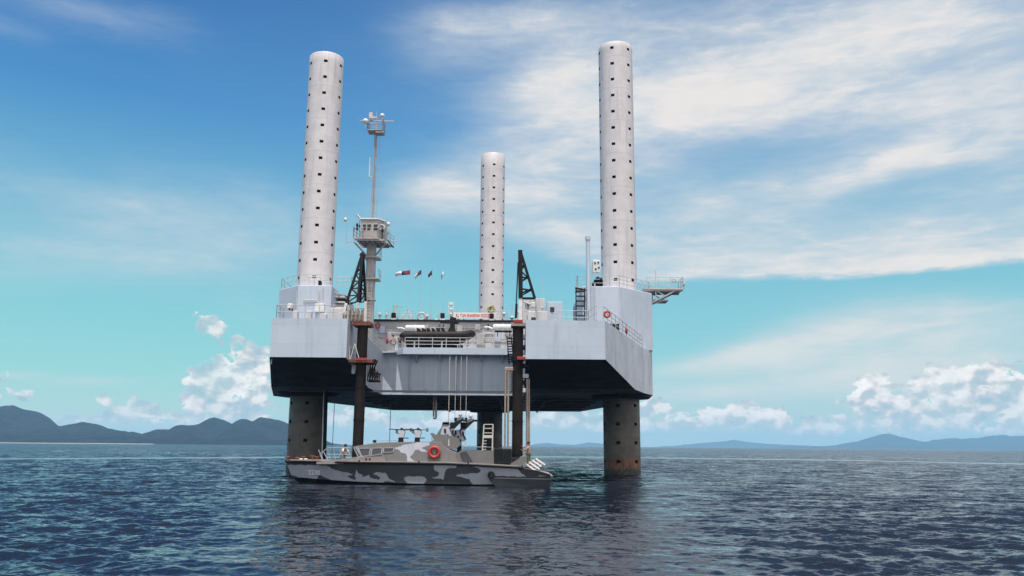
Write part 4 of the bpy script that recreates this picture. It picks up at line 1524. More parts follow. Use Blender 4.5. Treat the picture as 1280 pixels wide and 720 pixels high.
# hanging stair of truss work at the pile's right
st = MB()
sx_, ex_ = xL + .55, PX(473, YP, 8.5)
z1, z0 = P(460, 452, YP).z, P(460, 477, YP).z
for yy in (YP - .2, YP + .7):
    st.path([(sx_, yy, z1), (sx_ + .55, yy, z1 + .15), (ex_ - .55, yy, z0 + .75), (ex_ + .1, yy, z0 + .6)], .05)
    st.path([(sx_, yy, z0 + .05), (ex_ + .1, yy, z0 + .05)], .06)
    for k in range(5):
        x = sx_ + (ex_ - sx_) * k / 4
        zt3 = z1 - (z1 - z0 - .7) * k / 4
        st.tube((x, yy, z0), (x, yy, zt3), .035)
        if k < 4:
            st.tube((x, yy, z0 + .1), (x + (ex_ - sx_) / 4, yy, zt3 - .2), .035)
for k in range(4):
    z = z0 + .1 + k * .33
    st.box((sx_ + .1, YP - .2, z), (ex_ - .15 - .18 * k, YP + .7, z + .05))
st.build('hanging_stair', 'pile', pl)

pr = pile(xR, 'black steel pile under the right derrick with ladders on both sides', DK - .3)
q = MB().box((xR - .55, YP - .5, DK - .3), (xR + .95, YP + .9, DK - .02), 0, .02)
q.build('head_beam', 'tan', pr)
q = MB().box((xR - .35, YP - .55, DK - .02), (xR + .35, YP + .3, DK + .2), 0, .03)
q.build('head_plate', 'redsteel', pr)
q = MB().box((xR - .05, YP - .7, P(650, 451, YP).z), (xR + .62, YP - .3, P(650, 447, YP).z), 0, .03)
q.build('guide_plate', 'redsteel', pr)
q = MB().tube((xR, YP, P(650, 451.5, YP).z), (xR, YP, P(650, 447, YP).z), .5, None, 20)
q.build('guide_collar', 'black', pr)
for k, py in enumerate((406, 421, 434, 447, 457, 470, 478, 488)):
    p = P(655.5, py, YP)
    q = MB().box((xR + .38, YP - .15, p.z - .17), (xR + .82, YP + .5, p.z + .15), 0, .03)
    q.build('rack_block', 'cabin' if k % 2 else 'black', pr)
q = MB()
x = PX(638, YP, 9)
for s in (-.17, .17):
    q.bar((x + s - .12, YP - .1, P(638, 421, YP).z), (x + s + .1, YP - .1, P(638, 456, YP).z), .08)
for k in range(10):
    z = P(638, 424 + 3.2 * k, YP).z
    q.box((x - .25, YP - .2, z), (x + .3, YP + .15, z + .05))
q.bar((x - .3, YP - .1, P(635, 421, YP).z), (x + .3, YP - .1, P(641, 425, YP).z), .08)
for k in range(9):
    z = P(638, 468 + 2.7 * k, YP).z
    q.box((x + .05, YP - .2, z), (x + .35, YP + .15, z + .06))
q.build('step_ladder', 'black', pr)
q = MB()
for px in (631.3, 635):
    x = PX(px, YP, 4)
    zt4 = P(px, 463, YP).z
    q.path([(x, YP - .2, 1.2), (x, YP - .2, zt4 - .2), (x + .15, YP - .1, zt4)], .075, 8)
q.box((PX(631, YP, 8), YP - .25, P(631, 464, YP).z), (xR - .35, YP + .2, P(631, 459, YP).z), 0, .04)
q.build('pipe', 'tan', pr)
q = MB()
for px, r in ((659.6, .09), (662, .06)):
    q.path([(PX(px - .8, YP, 7), YP - .25, P(px, 474, YP).z), (PX(px, YP, 3), YP - .25, 1.0)], r, 8)
q.build('pipe', 'tan', pr)
q = MB().ladder((PX(655, YP + .6, 3), YP + .6, .8), (PX(655, YP + .6, 7), YP + .6, P(655, 492, YP).z), .34, .16, .022, (1, 0, 0), 0, .016)
q.build('rung_ladder', 'rail', pr)
q = MB().ladder((PX(638.5, YP + .6, 3), YP + .6, 1.2), (PX(638.5, YP + .6, 5), YP + .6, P(638, 512, YP).z), .34, .75, .022)
q.build('rung_ladder', 'rail', pr)

# ------------------------------------------------------------------ ropes hanging from the waist
ROPE = [('white rope hanging straight down behind the lifebuoy of the boat', 561, 82.0, 11.3, 1.2, .036, 'rope'),
        ('second white hanging rope, just right of the one behind the lifebuoy', 568.8, 82.0, 11.3, 2.5, .030, 'rope'),
        ('grey rope hanging between two white ropes above the boat mast', 575.5, 82.0, 11.3, 1.0, .024, 'rope'),
        ('rightmost hanging white rope, nearest the dark rear leg', 582.5, 82.0, 11.3, 2.5, .030, 'rope'),
        ('thin dark rope hanging left of the two roof mounts of the boat', 488.5, 81.5, BT, 1.0, .03, 'black'),
        ('thin pale rope hanging between the left leg and the brown pile', 418, 84, BT, .5, .03, 'rope')]
for lab, px, Y, z1, z0, r, mt in ROPE:
    x = PX(px, Y, 5)
    q = MB().tube((x, Y - .35, z1), (x, Y - .35, z0), r, None, 8)
    q.ball((x, Y - .35, z0), r * 2.2, 0, 1.6, 8)
    own('hanging_rope', q, mt, lab, 'rope', (x, Y - .35, z0), 'ropes hanging under the platform')

# ------------------------------------------------------------------ inflatable boat on its cradle
YB = 84.3
rh = thing('inflatable_boat', 'black inflatable speedboat with rows of seats stowed on the platform deck', 'boat', tuple(P(549, 433, YB)))
xa, xb = PX(506, YB, 13), PX(592.5, YB, 13)
zt5 = P(549, 420, YB).z
q = MB()
pts = []
n = 40
L = xb - xa
for k in range(n + 1):          # near tube, round the bow (right), far tube
    f = k / n
    if f < .42:
        s = f / .42
        pts.append(Vector((xa + L * .86 * s, YB - 1.15, zt5 - .10 + .10 * s)))
    elif f < .58:
        s = (f - .42) / .16 * math.pi
        pts.append(Vector((xa + L * .86 + L * .11 * math.sin(s), YB - 1.15 * math.cos(s), zt5 + .26 * math.sin(s))))
    else:
        s = 1 - (f - .58) / .42
        pts.append(Vector((xa + L * .86 * s, YB + 1.15, zt5 - .10 + .10 * s)))
for i in range(n):
    q.tube(pts[i], pts[i + 1], .36, None, 14, 0)
    q.ball(pts[i + 1], .36, 0, 1, 14)
q.lathe([(.36, 0), (.25, -.25), (.05, -.4)], pts[0], 'X', 14)
q.lathe([(.36, 0), (.25, -.25), (.05, -.4)], pts[-1], 'X', 14)
q.build('tube', 'tube', rh)
hu = MB()
sec = []
for k in range(9):
    f = k / 8
    x = xa + L * (.03 + .86 * f)
    hb = 1.05 * (1 - max(0, f - .55) ** 2 * 4)
    kz = zt5 - 1.25 + .85 * max(0, f - .45) ** 1.6 * 2
    sec += [(x, YB - hb, zt5 - .2), (x, YB - hb * .8, min(zt5 - .25, kz + .35)), (x, YB, kz), (x, YB + hb * .8, min(zt5 - .25, kz + .35)), (x, YB + hb, zt5 - .2)]
hu.add(sec, [(k * 5 + j, k * 5 + j + 1, k * 5 + j + 6, k * 5 + j + 5) for k in range(8) for j in range(4)], 0, True)
hu.add(sec[:5], [(0, 1, 2, 3, 4)], 0)
hu.build('hull', 'rubber', rh)
for k in range(6):
    x = PX(522.5 + k * 6.1, YB, 13.5)
    s = MB().side([(x, zt5 + .1), (x + .42, zt5 + .1), (x + .22, zt5 + .66), (x - .10, zt5 + .74)], YB - .75, YB + .75)
    s.build('seat', 'rubber', rh)
q = MB().side([(PX(558, YB, 13), zt5 + .1), (PX(572.5, YB, 13), zt5 + .1), (PX(568, YB, 13), zt5 + .75), (PX(562, YB, 13), zt5 + .85)], YB - .5, YB + .5)
q.build('console', 'rubber', rh)
q = MB()
zr = P(566, 401.5, YB).z
for px, dy in ((564, -.4), (567, -.4), (564, .4), (567, .4)):
    q.bar((PX(px, YB, 13), YB + dy, zt5 + .6), (PX(px - .6, YB, 14), YB + dy * .8, zr), .20)
q.bar((PX(550, YB, 14.3), YB, zr - .12), (PX(573, YB, 14.3), YB, zr - .2), .5, .14)
q.box((PX(562.5, YB, 14.6), YB - .35, zr - .25), (PX(570, YB, 14.6), YB + .35, zr + .35), 0, .06)
q.bar((PX(562.5, YB, 14.6), YB - .2, zr + .45), (PX(568, YB, 14.6), YB - .2, zr + .3), .12)
q.build('roll_frame', 'black', rh)
q = MB().box((xa - .1, YB - .5, zt5 - .75), (xa + .45, YB + .5, zt5 + .45), 0, .12)
q.build('engine', 'black', rh)
# cradle under it
q = MB()
for px in (519, 553, 583):
    x = PX(px, YB, 12)
    q.bar((x, YB - 1.0, DK), (x, YB - .8, zt5 - .45), .13)
    q.bar((x, YB + 1.0, DK), (x, YB + .8, zt5 - .45), .13)
    q.bar((x, YB - 1.0, DK + .25), (x, YB + 1.0, DK + .25), .12)
q.bar((PX(519, YB, 12), YB - 1.0, DK + .1), (PX(583, YB, 12), YB - 1.0, DK + .1), .12)
q.build_each('boat_cradle', 'white', plat)
q = MB()
for px0, px1, z0, z1 in ((513, 526, DK, DK + .95), (527, 546, DK + .1, DK + .9), (554, 571, DK + .05, DK + 1.0), (572, 578, DK + .4, DK + 1.0)):
    q.box((PX(px0, YB, 12), YB + .6, z0), (PX(px1, YB, 12), YB + .9, z1), 0, .04)
q.build_each('stowage_rack', 'black', plat)

# life raft canisters on the deckhouse wall
YC = 92.3
cpos = P(519, 410.5, YC)
def raft(c, label, flip):
    t = thing('life_raft', label, 'life raft', c - Vector((0, 0, .45)), 'white life raft canisters on the deckhouse')
    prof = [(.02, -1.15), (.30, -1.10), (.38, -.95), (.38, -.08), (.42, -.05), (.42, .05), (.38, .08), (.38, .95), (.30, 1.10), (.02, 1.15)]
    MB().lathe(prof, c, 'X', 20).build('canister', 'white', t)
    q = MB()
    for dx in (-.6, .1, .7):
        q.bar(c + Vector((dx, -.2, -.42)), c + Vector((dx, .5, -.42)), .10)
        q.tube(c + Vector((dx, .5, -.42)), c + Vector((dx, .7, -.9)), .05)
    q.bar(c + Vector((-.9, -.1, -.46)), c + Vector((.9, -.1, -.46)), .12, .16)
    q.build('cradle', 'black', t)
    MB().path([c + Vector((flip * .9, 0, -.25)), c + Vector((flip * 1.6, .1, .05)), c + Vector((flip * 2.0, .2, .02))], .12, 8).build('ramp', 'white', t)
    return t
raft(cpos, 'white life raft canister on the deckhouse wall above the inflatable boat', -1)
raft(P(629, 409.5, YC - 4), 'white life raft canister beside the right derrick foot', -1)

# ------------------------------------------------------------------ name banner
YN = HY - .15
bz0, bz1 = P(593, 398.3, YN).z, P(593, 390.8, YN).z
bx0, bx1 = PX(567.5, YN, 19), PX(619.5, YN, 19)
bn = thing('name_banner', 'white banner with red capital letters tied to the deckhouse roof rail', 'banner', ((bx0 + bx1) / 2, YN, hz1))
MB().box((bx0, YN - .03, bz0), (bx1, YN, bz1)).build('cloth', 'cloth', bn)
text_mesh('KL TUN SHARIFAH RODZIAH', (bz1 - bz0) * .60, 'lettering', 'red', bn,
          Matrix.Translation((bx0 + .25, YN - .036, bz0 + (bz1 - bz0) * .20)) @ Matrix.Rotation(R(90), 4, 'X'), .004, bx1 - bx0 - .4, .03)
q = MB()
for x in (bx0 + .05, (bx0 + bx1) / 2, bx1 - .05):
    q.tube((x, YN + .05, hz1 + .16), (x, YN + .05, bz1 + .05), .04)
q.build_each('banner_post', 'rail', bn)

# round yellow sign on the rear leg behind the banner
q = MB().torus((PX(614, 115.9, 21), 115.9, P(612.5, 386.5, 115.9).z), .40, .15, 'Y', 20, 8)
q.box((PX(611.5, 115.9, 21) - .2, 116.0, P(612, 386.5, 115.9).z - .3), (PX(611.5, 115.9, 21) + .3, 116.1, P(612, 386.5, 115.9).z + .4))
own('leg_marking', q, 'yellow', 'yellow ring fixed to the rear leg above the white banner', 'ring', (PX(612.5, 115.9, 21), 115.9, P(612.5, 392, 115.9).z))

# ------------------------------------------------------------------ flags
def flag(px, pyt, wpx, drop, mats, label, twist):
    x = PX(px, 95.5, 22)
    z0, zt6 = hz1 + .16, P(px, pyt, 95.5).z
    t = thing('flag', label, 'flag', (x, 95.5, z0), 'flags flying from poles on the deckhouse roof')
    MB().tube((x, 95.5, z0), (x, 95.5, zt6 + .15), .018, .012, 6).build('flagpole', 'rail', t)
    nx, nz = 14, 6
    hgt = .55
    vs, fs, mis = [], [], []
    for i in range(nx + 1):
        f = i / nx
        for j in range(nz + 1):
            g = j / nz
            xx = x - wpx / 1030 * 95.5 * f
            zz = zt6 - hgt * g * (1 - .25 * f) - drop * f ** 1.2
            yy = 95.5 + .22 * math.sin(f * 7 + twist) * f + .10 * math.sin(g * 5 + f * 4) * f
            vs.append((xx, yy, zz))
    q = MB()
    for i in range(nx):
        for j in range(nz):
            mi = 0 if i < nx * .3 else 1 if i < nx * .55 else 2
            q.add([], [], 0)
            q.f.append((i * 7 + j, i * 7 + j + 1, (i + 1) * 7 + j + 1, (i + 1) * 7 + j))
            q.mi.append(mi)
            q.sm.append(True)
    q.v = vs
    o = q.build('cloth', mats, t)
    s = o.modifiers.new('thickness', 'SOLIDIFY')
    s.thickness = .015
    return t


flag(512.5, 337.5, 19, .35, ['flag_red', 'flag_dark', 'cloth'], 'leftmost flag on the roof, red and dark with a pale tail streaming left', .3)
flag(526.5, 337, 8.5, .75, ['flag_dark', 'flag_red', 'cloth'], 'second flag from the left, dark blue and red, drooping', 1.6)
flag(540, 338, 5, .45, ['flag_dark', 'flag_dark', 'flag_red'], 'small dark blue flag, third from the left on the roof', 2.6)
flag(554.5, 337.5, 3, .75, ['cloth', 'cloth', 'flag_dark'], 'pale limp flag, rightmost of the four on the roof', .9)

# whip aerials and small signals on the deckhouse roof
def whip(px, pyt, label, src=None):
    x = PX(px, 94.5, 20)
    z1 = P(px, pyt, 94.5).z
    q = MB().tube((x, 94.5, hz1 + .16), (x, 94.5, hz1 + .9), .06, .05, 8)
    q.tube((x, 94.5, hz1 + .9), (x, 94.5, z1), .032, .016, 6)
    own('whip_antenna', q, 'cabin', label, 'antenna', (x, 94.5, hz1 + .16), 'whip antennas on the deckhouse roof')


whip(498, 376, 'leftmost thin whip antenna on the roof, beside the small crane')
whip(512, 375.5, 'whip antenna on the roof between the triangle frame and the ring')
whip(525.7, 376, 'whip antenna rising right behind the round ring on the roof')
whip(538.7, 374.5, 'whip antenna left of the black roof lamp')
whip(547.8, 378, 'rightmost whip antenna, next to the lattice signal post')
x = PX(492, 94, 18)
zr0 = hz1 + .16
q = MB().tube((x, 94, zr0), (x, 94, zr0 + 1.9), .09)
q.bar((x - .1, 94, zr0 + 1.75), (PX(503.5, 94, 18), 94, P(503, 383.5, 94).z), .10)
q.bar((x, 94, zr0 + .6), (PX(497, 94, 18), 94, zr0 + 2.0), .07)
q.box((x - .35, 93.7, zr0), (x + .3, 94.3, zr0 + .8), 0, .05)
own('deck_crane', q, 'rail', 'small grey davit crane at the left end of the deckhouse roof', 'crane', (x, 94, zr0))
x = PX(509.5, 94, 18)
q = MB()
for s in (-.85, .85):
    q.bar((x + s, 93.8, zr0), (x, 93.8, zr0 + 1.25), .22, .16)
q.bar((x - .8, 93.8, zr0 + .2), (x + .8, 93.8, zr0 + .2), .16)
own('triangle_frame', q, 'white', 'white triangular frame on the deckhouse roof edge', 'frame', (x, 93.8, zr0))
x = PX(527, 93.6, 18)
q = MB().torus((x, 93.6, zr0 + .5), .42, .11, 'Y', 24, 8)
q.tube((x, 93.6, zr0 - .02), (x, 93.6, zr0 + .1), .12)
own('lifebuoy', q, 'cabin', 'pale round ring standing on the deckhouse roof edge', 'lifebuoy', (x, 93.6, zr0))
for px, lab in ((492.5, 'black floodlight on the roof edge under the small crane'), (553.5, 'black floodlight on the roof edge above the inflatable boat'), (614.5, 'black floodlight under the right end of the banner')):
    x = PX(px, 92.8, 18)
    t = thing('floodlight', lab, 'floodlight', (x, 92.75, zr0 - .05), 'black floodlights along the deckhouse roof edge')
    MB().box((x - .24, 92.5, zr0 + .18), (x + .24, 92.85, zr0 + .75), 0, .05).build('lamp_housing', 'black', t)
    MB().box((x - .28, 92.55, zr0 - .05), (x + .28, 92.9, zr0 + .14), 0, .03).build('bracket', 'white', t)
x = PX(564, 94, 19)
q = MB()
zz1 = P(564, 378, 94).z
for s in (-.28, .28):
    q.tube((x + s, 94, zr0), (x + s, 94, zz1), .045, None, 6)
for k in range(4):
    za, zc = zr0 + (zz1 - zr0) * k / 4, zr0 + (zz1 - zr0) * (k + 1) / 4
    q.tube((x - .28, 94, za), (x + .28, 94, zc), .04, None, 6)
    q.tube((x + .28, 94, za), (x - .28, 94, zc), .04, None, 6)
    q.ball((x, 93.95, (za + zc) / 2), .15)
q.tube((x - .28, 94, zz1), (x + .28, 94, zz1), .04, None, 6)
own('lattice_post', q, 'white', 'short white lattice signal post at the left end of the banner', 'signal post', (x, 94, zr0))
# thin aerials behind the right bow
for px, pyt, Yq, lab in ((678, 347, 84, 'tall thin aerial behind the right bow, left of the white stack'), (694, 374, 83, 'short dark aerial on the cabin roof behind the right bow')):
    x = PX(px, Yq, 16)
    z1 = P(px, pyt, Yq).z
    q = MB().tube((x, Yq, DK), (x, Yq, z1 * .55 + DK * .45), .06, .05, 6)
    q.tube((x, Yq, z1 * .55 + DK * .45), (x, Yq, z1), .035, .02, 6)
    q.ball((x, Yq, z1 * .6 + DK * .4), .14)
    own('aerial', q, 'cabin', lab, 'antenna', (x, Yq, DK))


# lifebuoys on the platform
def ring(c, label, r=.24, axis='Y'):
    q = MB().torus(c, r * .85, .075, axis, 28, 10, 0)
    return own('lifebuoy', q, ['orange', 'buoywhite'], label, 'lifebuoy', c, 'red lifebuoys')


ring(P(754, 396, 60.6) + Vector((.3, .05, .2)), 'red lifebuoy on the forward corner of the right bow rail', .24)
ring(P(781.5, 413, 67.0) + Vector((.1, 0, 0)), 'red lifebuoy halfway along the right bow side rail', .26, 'X')
ring(P(482, 426, 79.5) + Vector((.15, 0, 0)), 'red lifebuoy at the inner end of the waist rail by the crew', .30, 'X')
ring(P(472, 407, 92.6), 'red lifebuoy on the deckhouse wall beside the lookout tower column', .30)

# ------------------------------------------------------------------ patrol boat
YS, YK = 56.3, 58.6            # near side and centre plane
HBEAM = YK - YS
bt = thing('patrol_boat', 'grey camouflaged patrol boat number 2230 lying alongside the platform', 'patrol boat', (PX(530, YK, 0), YK, 0))
sheer_px = [(357, 577.3), (400, 577.6), (440, 578.2), (500, 578.8), (560, 579.8), (600, 581.6), (650, 584.4), (672, 588.2), (688, 593.0)]
shp = [P(px, py, YS) for px, py in sheer_px]
sxs, szs = np.array([p.x for p in shp]), np.array([p.z for p in shp])
bow_x, st_x = P(357, 577.3, YK).x, shp[-1].x
LB = st_x - bow_x
ch_px = [(366, 598.0), (400, 600), (450, 602.5), (520, 604.5), (600, 605.5), (688, 605)]
chp = [P(px, py, YS + .25) for px, py in ch_px]
cxs, czs = np.array([p.x for p in chp]), np.array([p.z for p in chp])


def half(f, top):
    """half breadth at sheer or chine, f = 0 bow .. 1 stern"""
    k = 1 - (1 - min(1, f / .46)) ** (2.4 if top else 1.7)
    return HBEAM * (k if top else k * .88)


NS, NV = 760, 60
X = np.linspace(0, 1, NS)
camo_light_px = [
    [(358, 581), (407, 581.5), (412, 584), (420, 588), (430, 590), (441, 592.5), (436, 595), (434, 596), (440, 598.5), (444, 600), (445, 596.5), (443, 595.5), (444.5, 592), (446, 587.5), (448, 592),
     (453, 593), (452, 595), (455, 596), (461, 594), (463, 597), (470, 599), (474, 600), (475.5, 597), (472, 595), (466, 592), (470, 590.5), (482, 591), (484, 594), (486, 598.5), (494, 601.5), (494, 602.5),
     (481, 601.5), (478, 603), (484, 606), (478, 611), (434, 611), (430, 604), (416, 601), (410, 598.5), (400, 593.5), (398.5, 595), (396.5, 599), (397, 603), (385, 602.5), (384, 601),
     (387, 598), (383, 597), (377, 600), (372, 599.5), (371, 595), (364, 594)],
    [(505, 597), (508, 595.5), (530, 595.5), (533.5, 600), (529, 605), (526, 608), (510, 609), (509, 603), (506, 601)],
    [(542, 579), (542.5, 587), (549, 591), (548, 595), (539, 597), (554, 599.5), (556, 590), (558, 586), (569, 584.8), (571, 582), (585, 582.5), (597, 584.5), (601.5, 588), (599, 591), (569.5, 593.5), (572, 595.5),
     (587, 599), (588, 602), (592, 606.5), (618, 606.2), (612, 600), (609, 594), (611, 591), (616, 594.5), (648, 595.8), (658, 596), (652, 592), (648, 587), (646, 584), (600, 579)],
    [(639, 599.8), (641, 598.7), (645, 599.6), (646, 602), (641, 602.2)],
]


def to_xz(poly, Y):
    return [(P(px, py, Y).x, P(px, py, Y).z) for px, py in poly]


def inside(px_, pz_, poly):
    res = np.zeros(px_.shape, bool)
    n = len(poly)
    for i in range(n):
        x1, y1 = poly[i]
        x2, y2 = poly[(i + 1) % n]
        c = ((y1 > pz_) != (y2 > pz_))
        with np.errstate(divide='ignore', invalid='ignore'):
            xi = (x2 - x1) * (pz_ - y1) / (y2 - y1) + x1
        res ^= c & (px_ < xi)
    return res




def PR(c):
    """photograph position of points, used only to lay out the paint scheme on the plating"""
    v = c - np.array([0, 0, EYE])
    w = v @ _f
    return 640 + FOC * (v @ _r) / w, 360 - FOC * (v @ _u) / w


V = np.linspace(0, 1, NV)


def hull_pt(f, v, sgn):
    zs_ = np.interp(bow_x + f * LB, sxs, szs)
    zc_ = np.interp(bow_x + f * LB, cxs, czs)
    bs_, bc_ = half(f, True), half(f, False)
    z = zs_ + (zc_ - zs_) * v
    hb = bs_ + (bc_ - bs_) * (v ** .8)
    rake = (.52 * v) * max(0, 1 - f / .12)
    return (bow_x + f * LB + rake, YK - sgn * hb, z)


hb_ = MB()
for sgn in (1, -1):
    vs = np.array([hull_pt(f, v, sgn) for v in V for f in X])
    i, j = np.meshgrid(np.arange(NV - 1), np.arange(NS - 1), indexing='ij')
    q4 = np.stack([i * NS + j, (i + 1) * NS + j, (i + 1) * NS + j + 1, i * NS + j + 1], -1).reshape(-1, 4)
    if sgn < 0:
        q4 = q4[:, ::-1]
    cc = vs[q4].mean(1)
    if sgn < 0:
        cc[:, 1] = 2 * YK - cc[:, 1]
    wob = .35 * np.sin(cc[:, 0] * 9) + .2 * np.sin(cc[:, 0] * 23 + 1)
    cx_, cy_ = PR(cc)
    li = np.zeros(len(q4), bool)
    for p in camo_light_px:
        li |= inside(cx_ + wob * .5, cy_ + wob, p)
    base = len(hb_.v)
    hb_.v += [tuple(p) for p in vs]
    hb_.f += [tuple(int(k) + base for k in f4) for f4 in q4]
    hb_.mi += [1 if t else 0 for t in li]
    hb_.sm += [True] * len(q4)
# bottom, transom and deck
bot = []
for f in np.linspace(0, 1, 40):
    a, b = hull_pt(f, 1, 1), hull_pt(f, 1, -1)
    kz = -.9 if f > .12 else -.9 + (1 - f / .12) * (a[2] + .9)
    bot += [a, (a[0], YK, kz), b]
hb_.add(bot, [(k * 3 + j, k * 3 + j + 3, k * 3 + j + 4, k * 3 + j + 1) for k in range(39) for j in range(2)], 2)
tr = [hull_pt(1, v, 1) for v in (0, .5, 1)] + [(st_x, YK, -.9)] + [hull_pt(1, v, -1) for v in (1, .5, 0)]
hb_.add(tr, [tuple(range(7))], 0)
dk = []
for f in np.linspace(0, 1, 60):
    a, b = hull_pt(f, 0, 1), hull_pt(f, 0, -1)
    dk += [(a[0], a[1] + .03, a[2] - .02), (a[0], YK, a[2] + .05), (b[0], b[1] - .03, b[2] - .02)]
hb_.add(dk, [(k * 3 + j, k * 3 + j + 1, k * 3 + j + 4, k * 3 + j + 3) for k in range(59) for j in range(2)], 3)
hb_.build('hull', ['bdark', 'blight', 'black', 'bdeck'], bt)
# rubbing strake and toe rail
q = MB()
ff = np.linspace(0, .90, 60)
for sgn in (1, -1):
    pp = [Vector(hull_pt(f, 0, sgn)) + Vector((0, -sgn * .03, -.01)) for f in ff]
    q.path(pp, .075, 8)
q.build('rubbing_strake', 'black', bt)
q = MB()
for sgn in (1, -1):
    pp = [Vector(hull_pt(f, 0, sgn)) + Vector((0, sgn * .10, .0)) for f in np.linspace(.015, .88, 60)]
    for a, b in zip(pp[:-1], pp[1:]):
        q.add([a, b, b + Vector((0, sgn * .02, .13)), a + Vector((0, sgn * .02, .13)), a + Vector((0, sgn * .07, .0)), b + Vector((0, sgn * .07, 0)), b + Vector((0, sgn * .07, .13)), a + Vector((0, sgn * .07, .13))],
              [(0, 1, 2, 3), (7, 6, 5, 4), (3, 2, 6, 7)])
q.build('toe_rail', 'bdeck', bt)
# spray step aft
q = MB()
sp0, sp1 = P(613, 597.0, YS - .1), P(688, 598.4, YS - .1)
q.add([(sp0.x, YS + .05, sp0.z), (sp1.x, YS + .05, sp1.z), (sp1.x, YS - .28, sp1.z - .04), (sp0.x, YS - .22, sp0.z - .04),
       (sp0.x + .5, YS + .15, -.3), (sp1.x, YS + .15, -.3), (sp1.x, YS - .05, -.3), (sp0.x + .5, YS - .05, -.3)],
      [(0, 3, 2, 1), (3, 7, 6, 2), (4, 5, 6, 7), (0, 4, 7, 3), (1, 2, 6, 5)], 0)
q.build('spray_guard', 'bdark', bt)
q = MB().box((PX(672, YK, .8), YS + .1, P(676, 595.8, YS).z), (PX(689, YK, .8), YK + 2.0, P(676, 594, YS).z), 0, .02)
q.build('swim_platform', 'bdeck', bt)
q = MB().torus((sp0.x + .05, YS - .18, P(611, 593.5, YS).z), .17, .08, 'Y', 14, 8)
q.build('tyre_fender', 'black', bt)
# number
f_n = .085
pA, pB = Vector(hull_pt(.075, .34, 1)), Vector(hull_pt(.125, .34, 1))
pC = Vector(hull_pt(.10, .62, 1))
pM = Vector(hull_pt(.10, .34, 1))
ux = (pB - pA).normalized()
uz = (pM - pC).normalized()
un = ux.cross(uz).normalized()
uz = un.cross(ux)
pO = P(382.3, 592.9, YS + .8)
fo = (pO.x - bow_x - .2) / LB
best = min(((abs(hull_pt(f, v, 1)[0] - pO.x) + abs(hull_pt(f, v, 1)[2] - P(382.3, 592.9, hull_pt(f, v, 1)[1]).z), f, v) for f in np.linspace(.03, .12, 40) for v in np.linspace(.4, .95, 40)))
og = Vector(hull_pt(best[1], best[2], 1)) + un * .045
mt = Matrix((ux, uz, un)).transposed().to_4x4()
mt.translation = og
text_mesh('2230', .33, 'number', 'white', bt, mt, .012, 1.02, .035)

# deckhouse of the boat
SY0, SY1 = YS + .55, YK + (HBEAM - .55)
roof_l = [(443.5, 557.3), (466, 554.0), (482, 553.2), (545, 552.8), (560, 553.5)]
hs_px = [(451.5, 578.5), (440.5, 558.3)] + [(466, 554.4), (482, 553.6), (530, 553.0), (551, 553.0), (556, 560), (574, 568), (578, 580)]
prof = [(P(px, py, SY0).x, P(px, py, SY0).z) for px, py in hs_px]
NX, NZ = 260, 40
xs0, xs1 = min(p[0] for p in prof), max(p[0] for p in prof)
zs0, zs1 = min(p[1] for p in prof) - .1, max(p[1] for p in prof)
pale = to_xz([(492, 559.8), (500, 558.3), (504, 556.0), (520, 553.5), (536, 552), (537, 556), (530, 558.5), (526.5, 560), (533, 563.6), (533, 565), (527, 564.6), (523, 562), (518.5, 562.2), (516.5, 567), (512, 571), (515, 574), (518, 576.5),
              (509, 576.6), (508.5, 570), (507, 567), (500.5, 565.5), (499, 562.5), (494, 561)], SY0)
ch = MB()
# side walls as fine grids clipped to the profile, painted in patches
gx = np.linspace(xs0, xs1, NX)
top = np.interp(gx, [p[0] for p in prof[1:]], [p[1] for p in prof[1:]])
botm = np.full(NX, prof[0][1] - .15)
wsx = np.interp(gx, [prof[1][0], prof[0][0]], [prof[1][1], prof[0][1] - .15])
botm = np.where(gx < prof[0][0], wsx, botm)
for sgn, ys, inn in ((1, SY0, .16), (-1, SY1, -.16)):
    vs = []
    for k in range(NZ + 1):
        z = botm + (top - botm) * k / NZ
        tilt = inn * (z - zs0) / (zs1 - zs0)
        vs += [(x, ys + t_, zz_) for x, t_, zz_ in zip(gx, tilt, z)]
    vs = np.array(vs)
    i, j = np.meshgrid(np.arange(NZ), np.arange(NX - 1), indexing='ij')
    q4 = np.stack([i * NX + j, i * NX + j + 1, (i + 1) * NX + j + 1, (i + 1) * NX + j], -1).reshape(-1, 4)
    if sgn < 0:
        q4 = q4[:, ::-1]
    cc = vs[q4].mean(1)
    li = inside(cc[:, 0], cc[:, 2], pale)
    base = len(ch.v)
    ch.v += [tuple(p) for p in vs]
    ch.f += [tuple(int(k) + base for k in f4) for f4 in q4]
    ch.mi += [1 if t else 0 for t in li]
    ch.sm += [False] * len(q4)
tz = lambda z: .16 * (z - zs0) / (zs1 - zs0)
rv = []
for x, z in zip(gx[::4], top[::4]):
    rv += [(x, SY0 + tz(z), z), (x, YK, z + .06), (x, SY1 - tz(z), z)]
nn_ = len(rv) // 3
ch.add(rv, [(k * 3 + j, k * 3 + 3 + j, k * 3 + 4 + j, k * 3 + 1 + j) for k in range(nn_ - 1) for j in range(2)], 0)
A0, A1 = prof[1], prof[0]
ch.add([(A0[0], SY0 + tz(A0[1]), A0[1]), (A0[0], SY1 - tz(A0[1]), A0[1]), (A1[0], SY1 - tz(A1[1] - .15), A1[1] - .15), (A1[0], SY0 + tz(A1[1] - .15), A1[1] - .15)], [(0, 1, 2, 3)], 0)
E0 = (gx[-1], top[-1])
ch.add([(E0[0], SY0 + tz(E0[1]), E0[1]), (E0[0], SY1 - tz(E0[1]), E0[1]), (E0[0], SY1 - tz(botm[-1]), botm[-1]), (E0[0], SY0 + tz(botm[-1]), botm[-1])], [(3, 2, 1, 0)], 0)
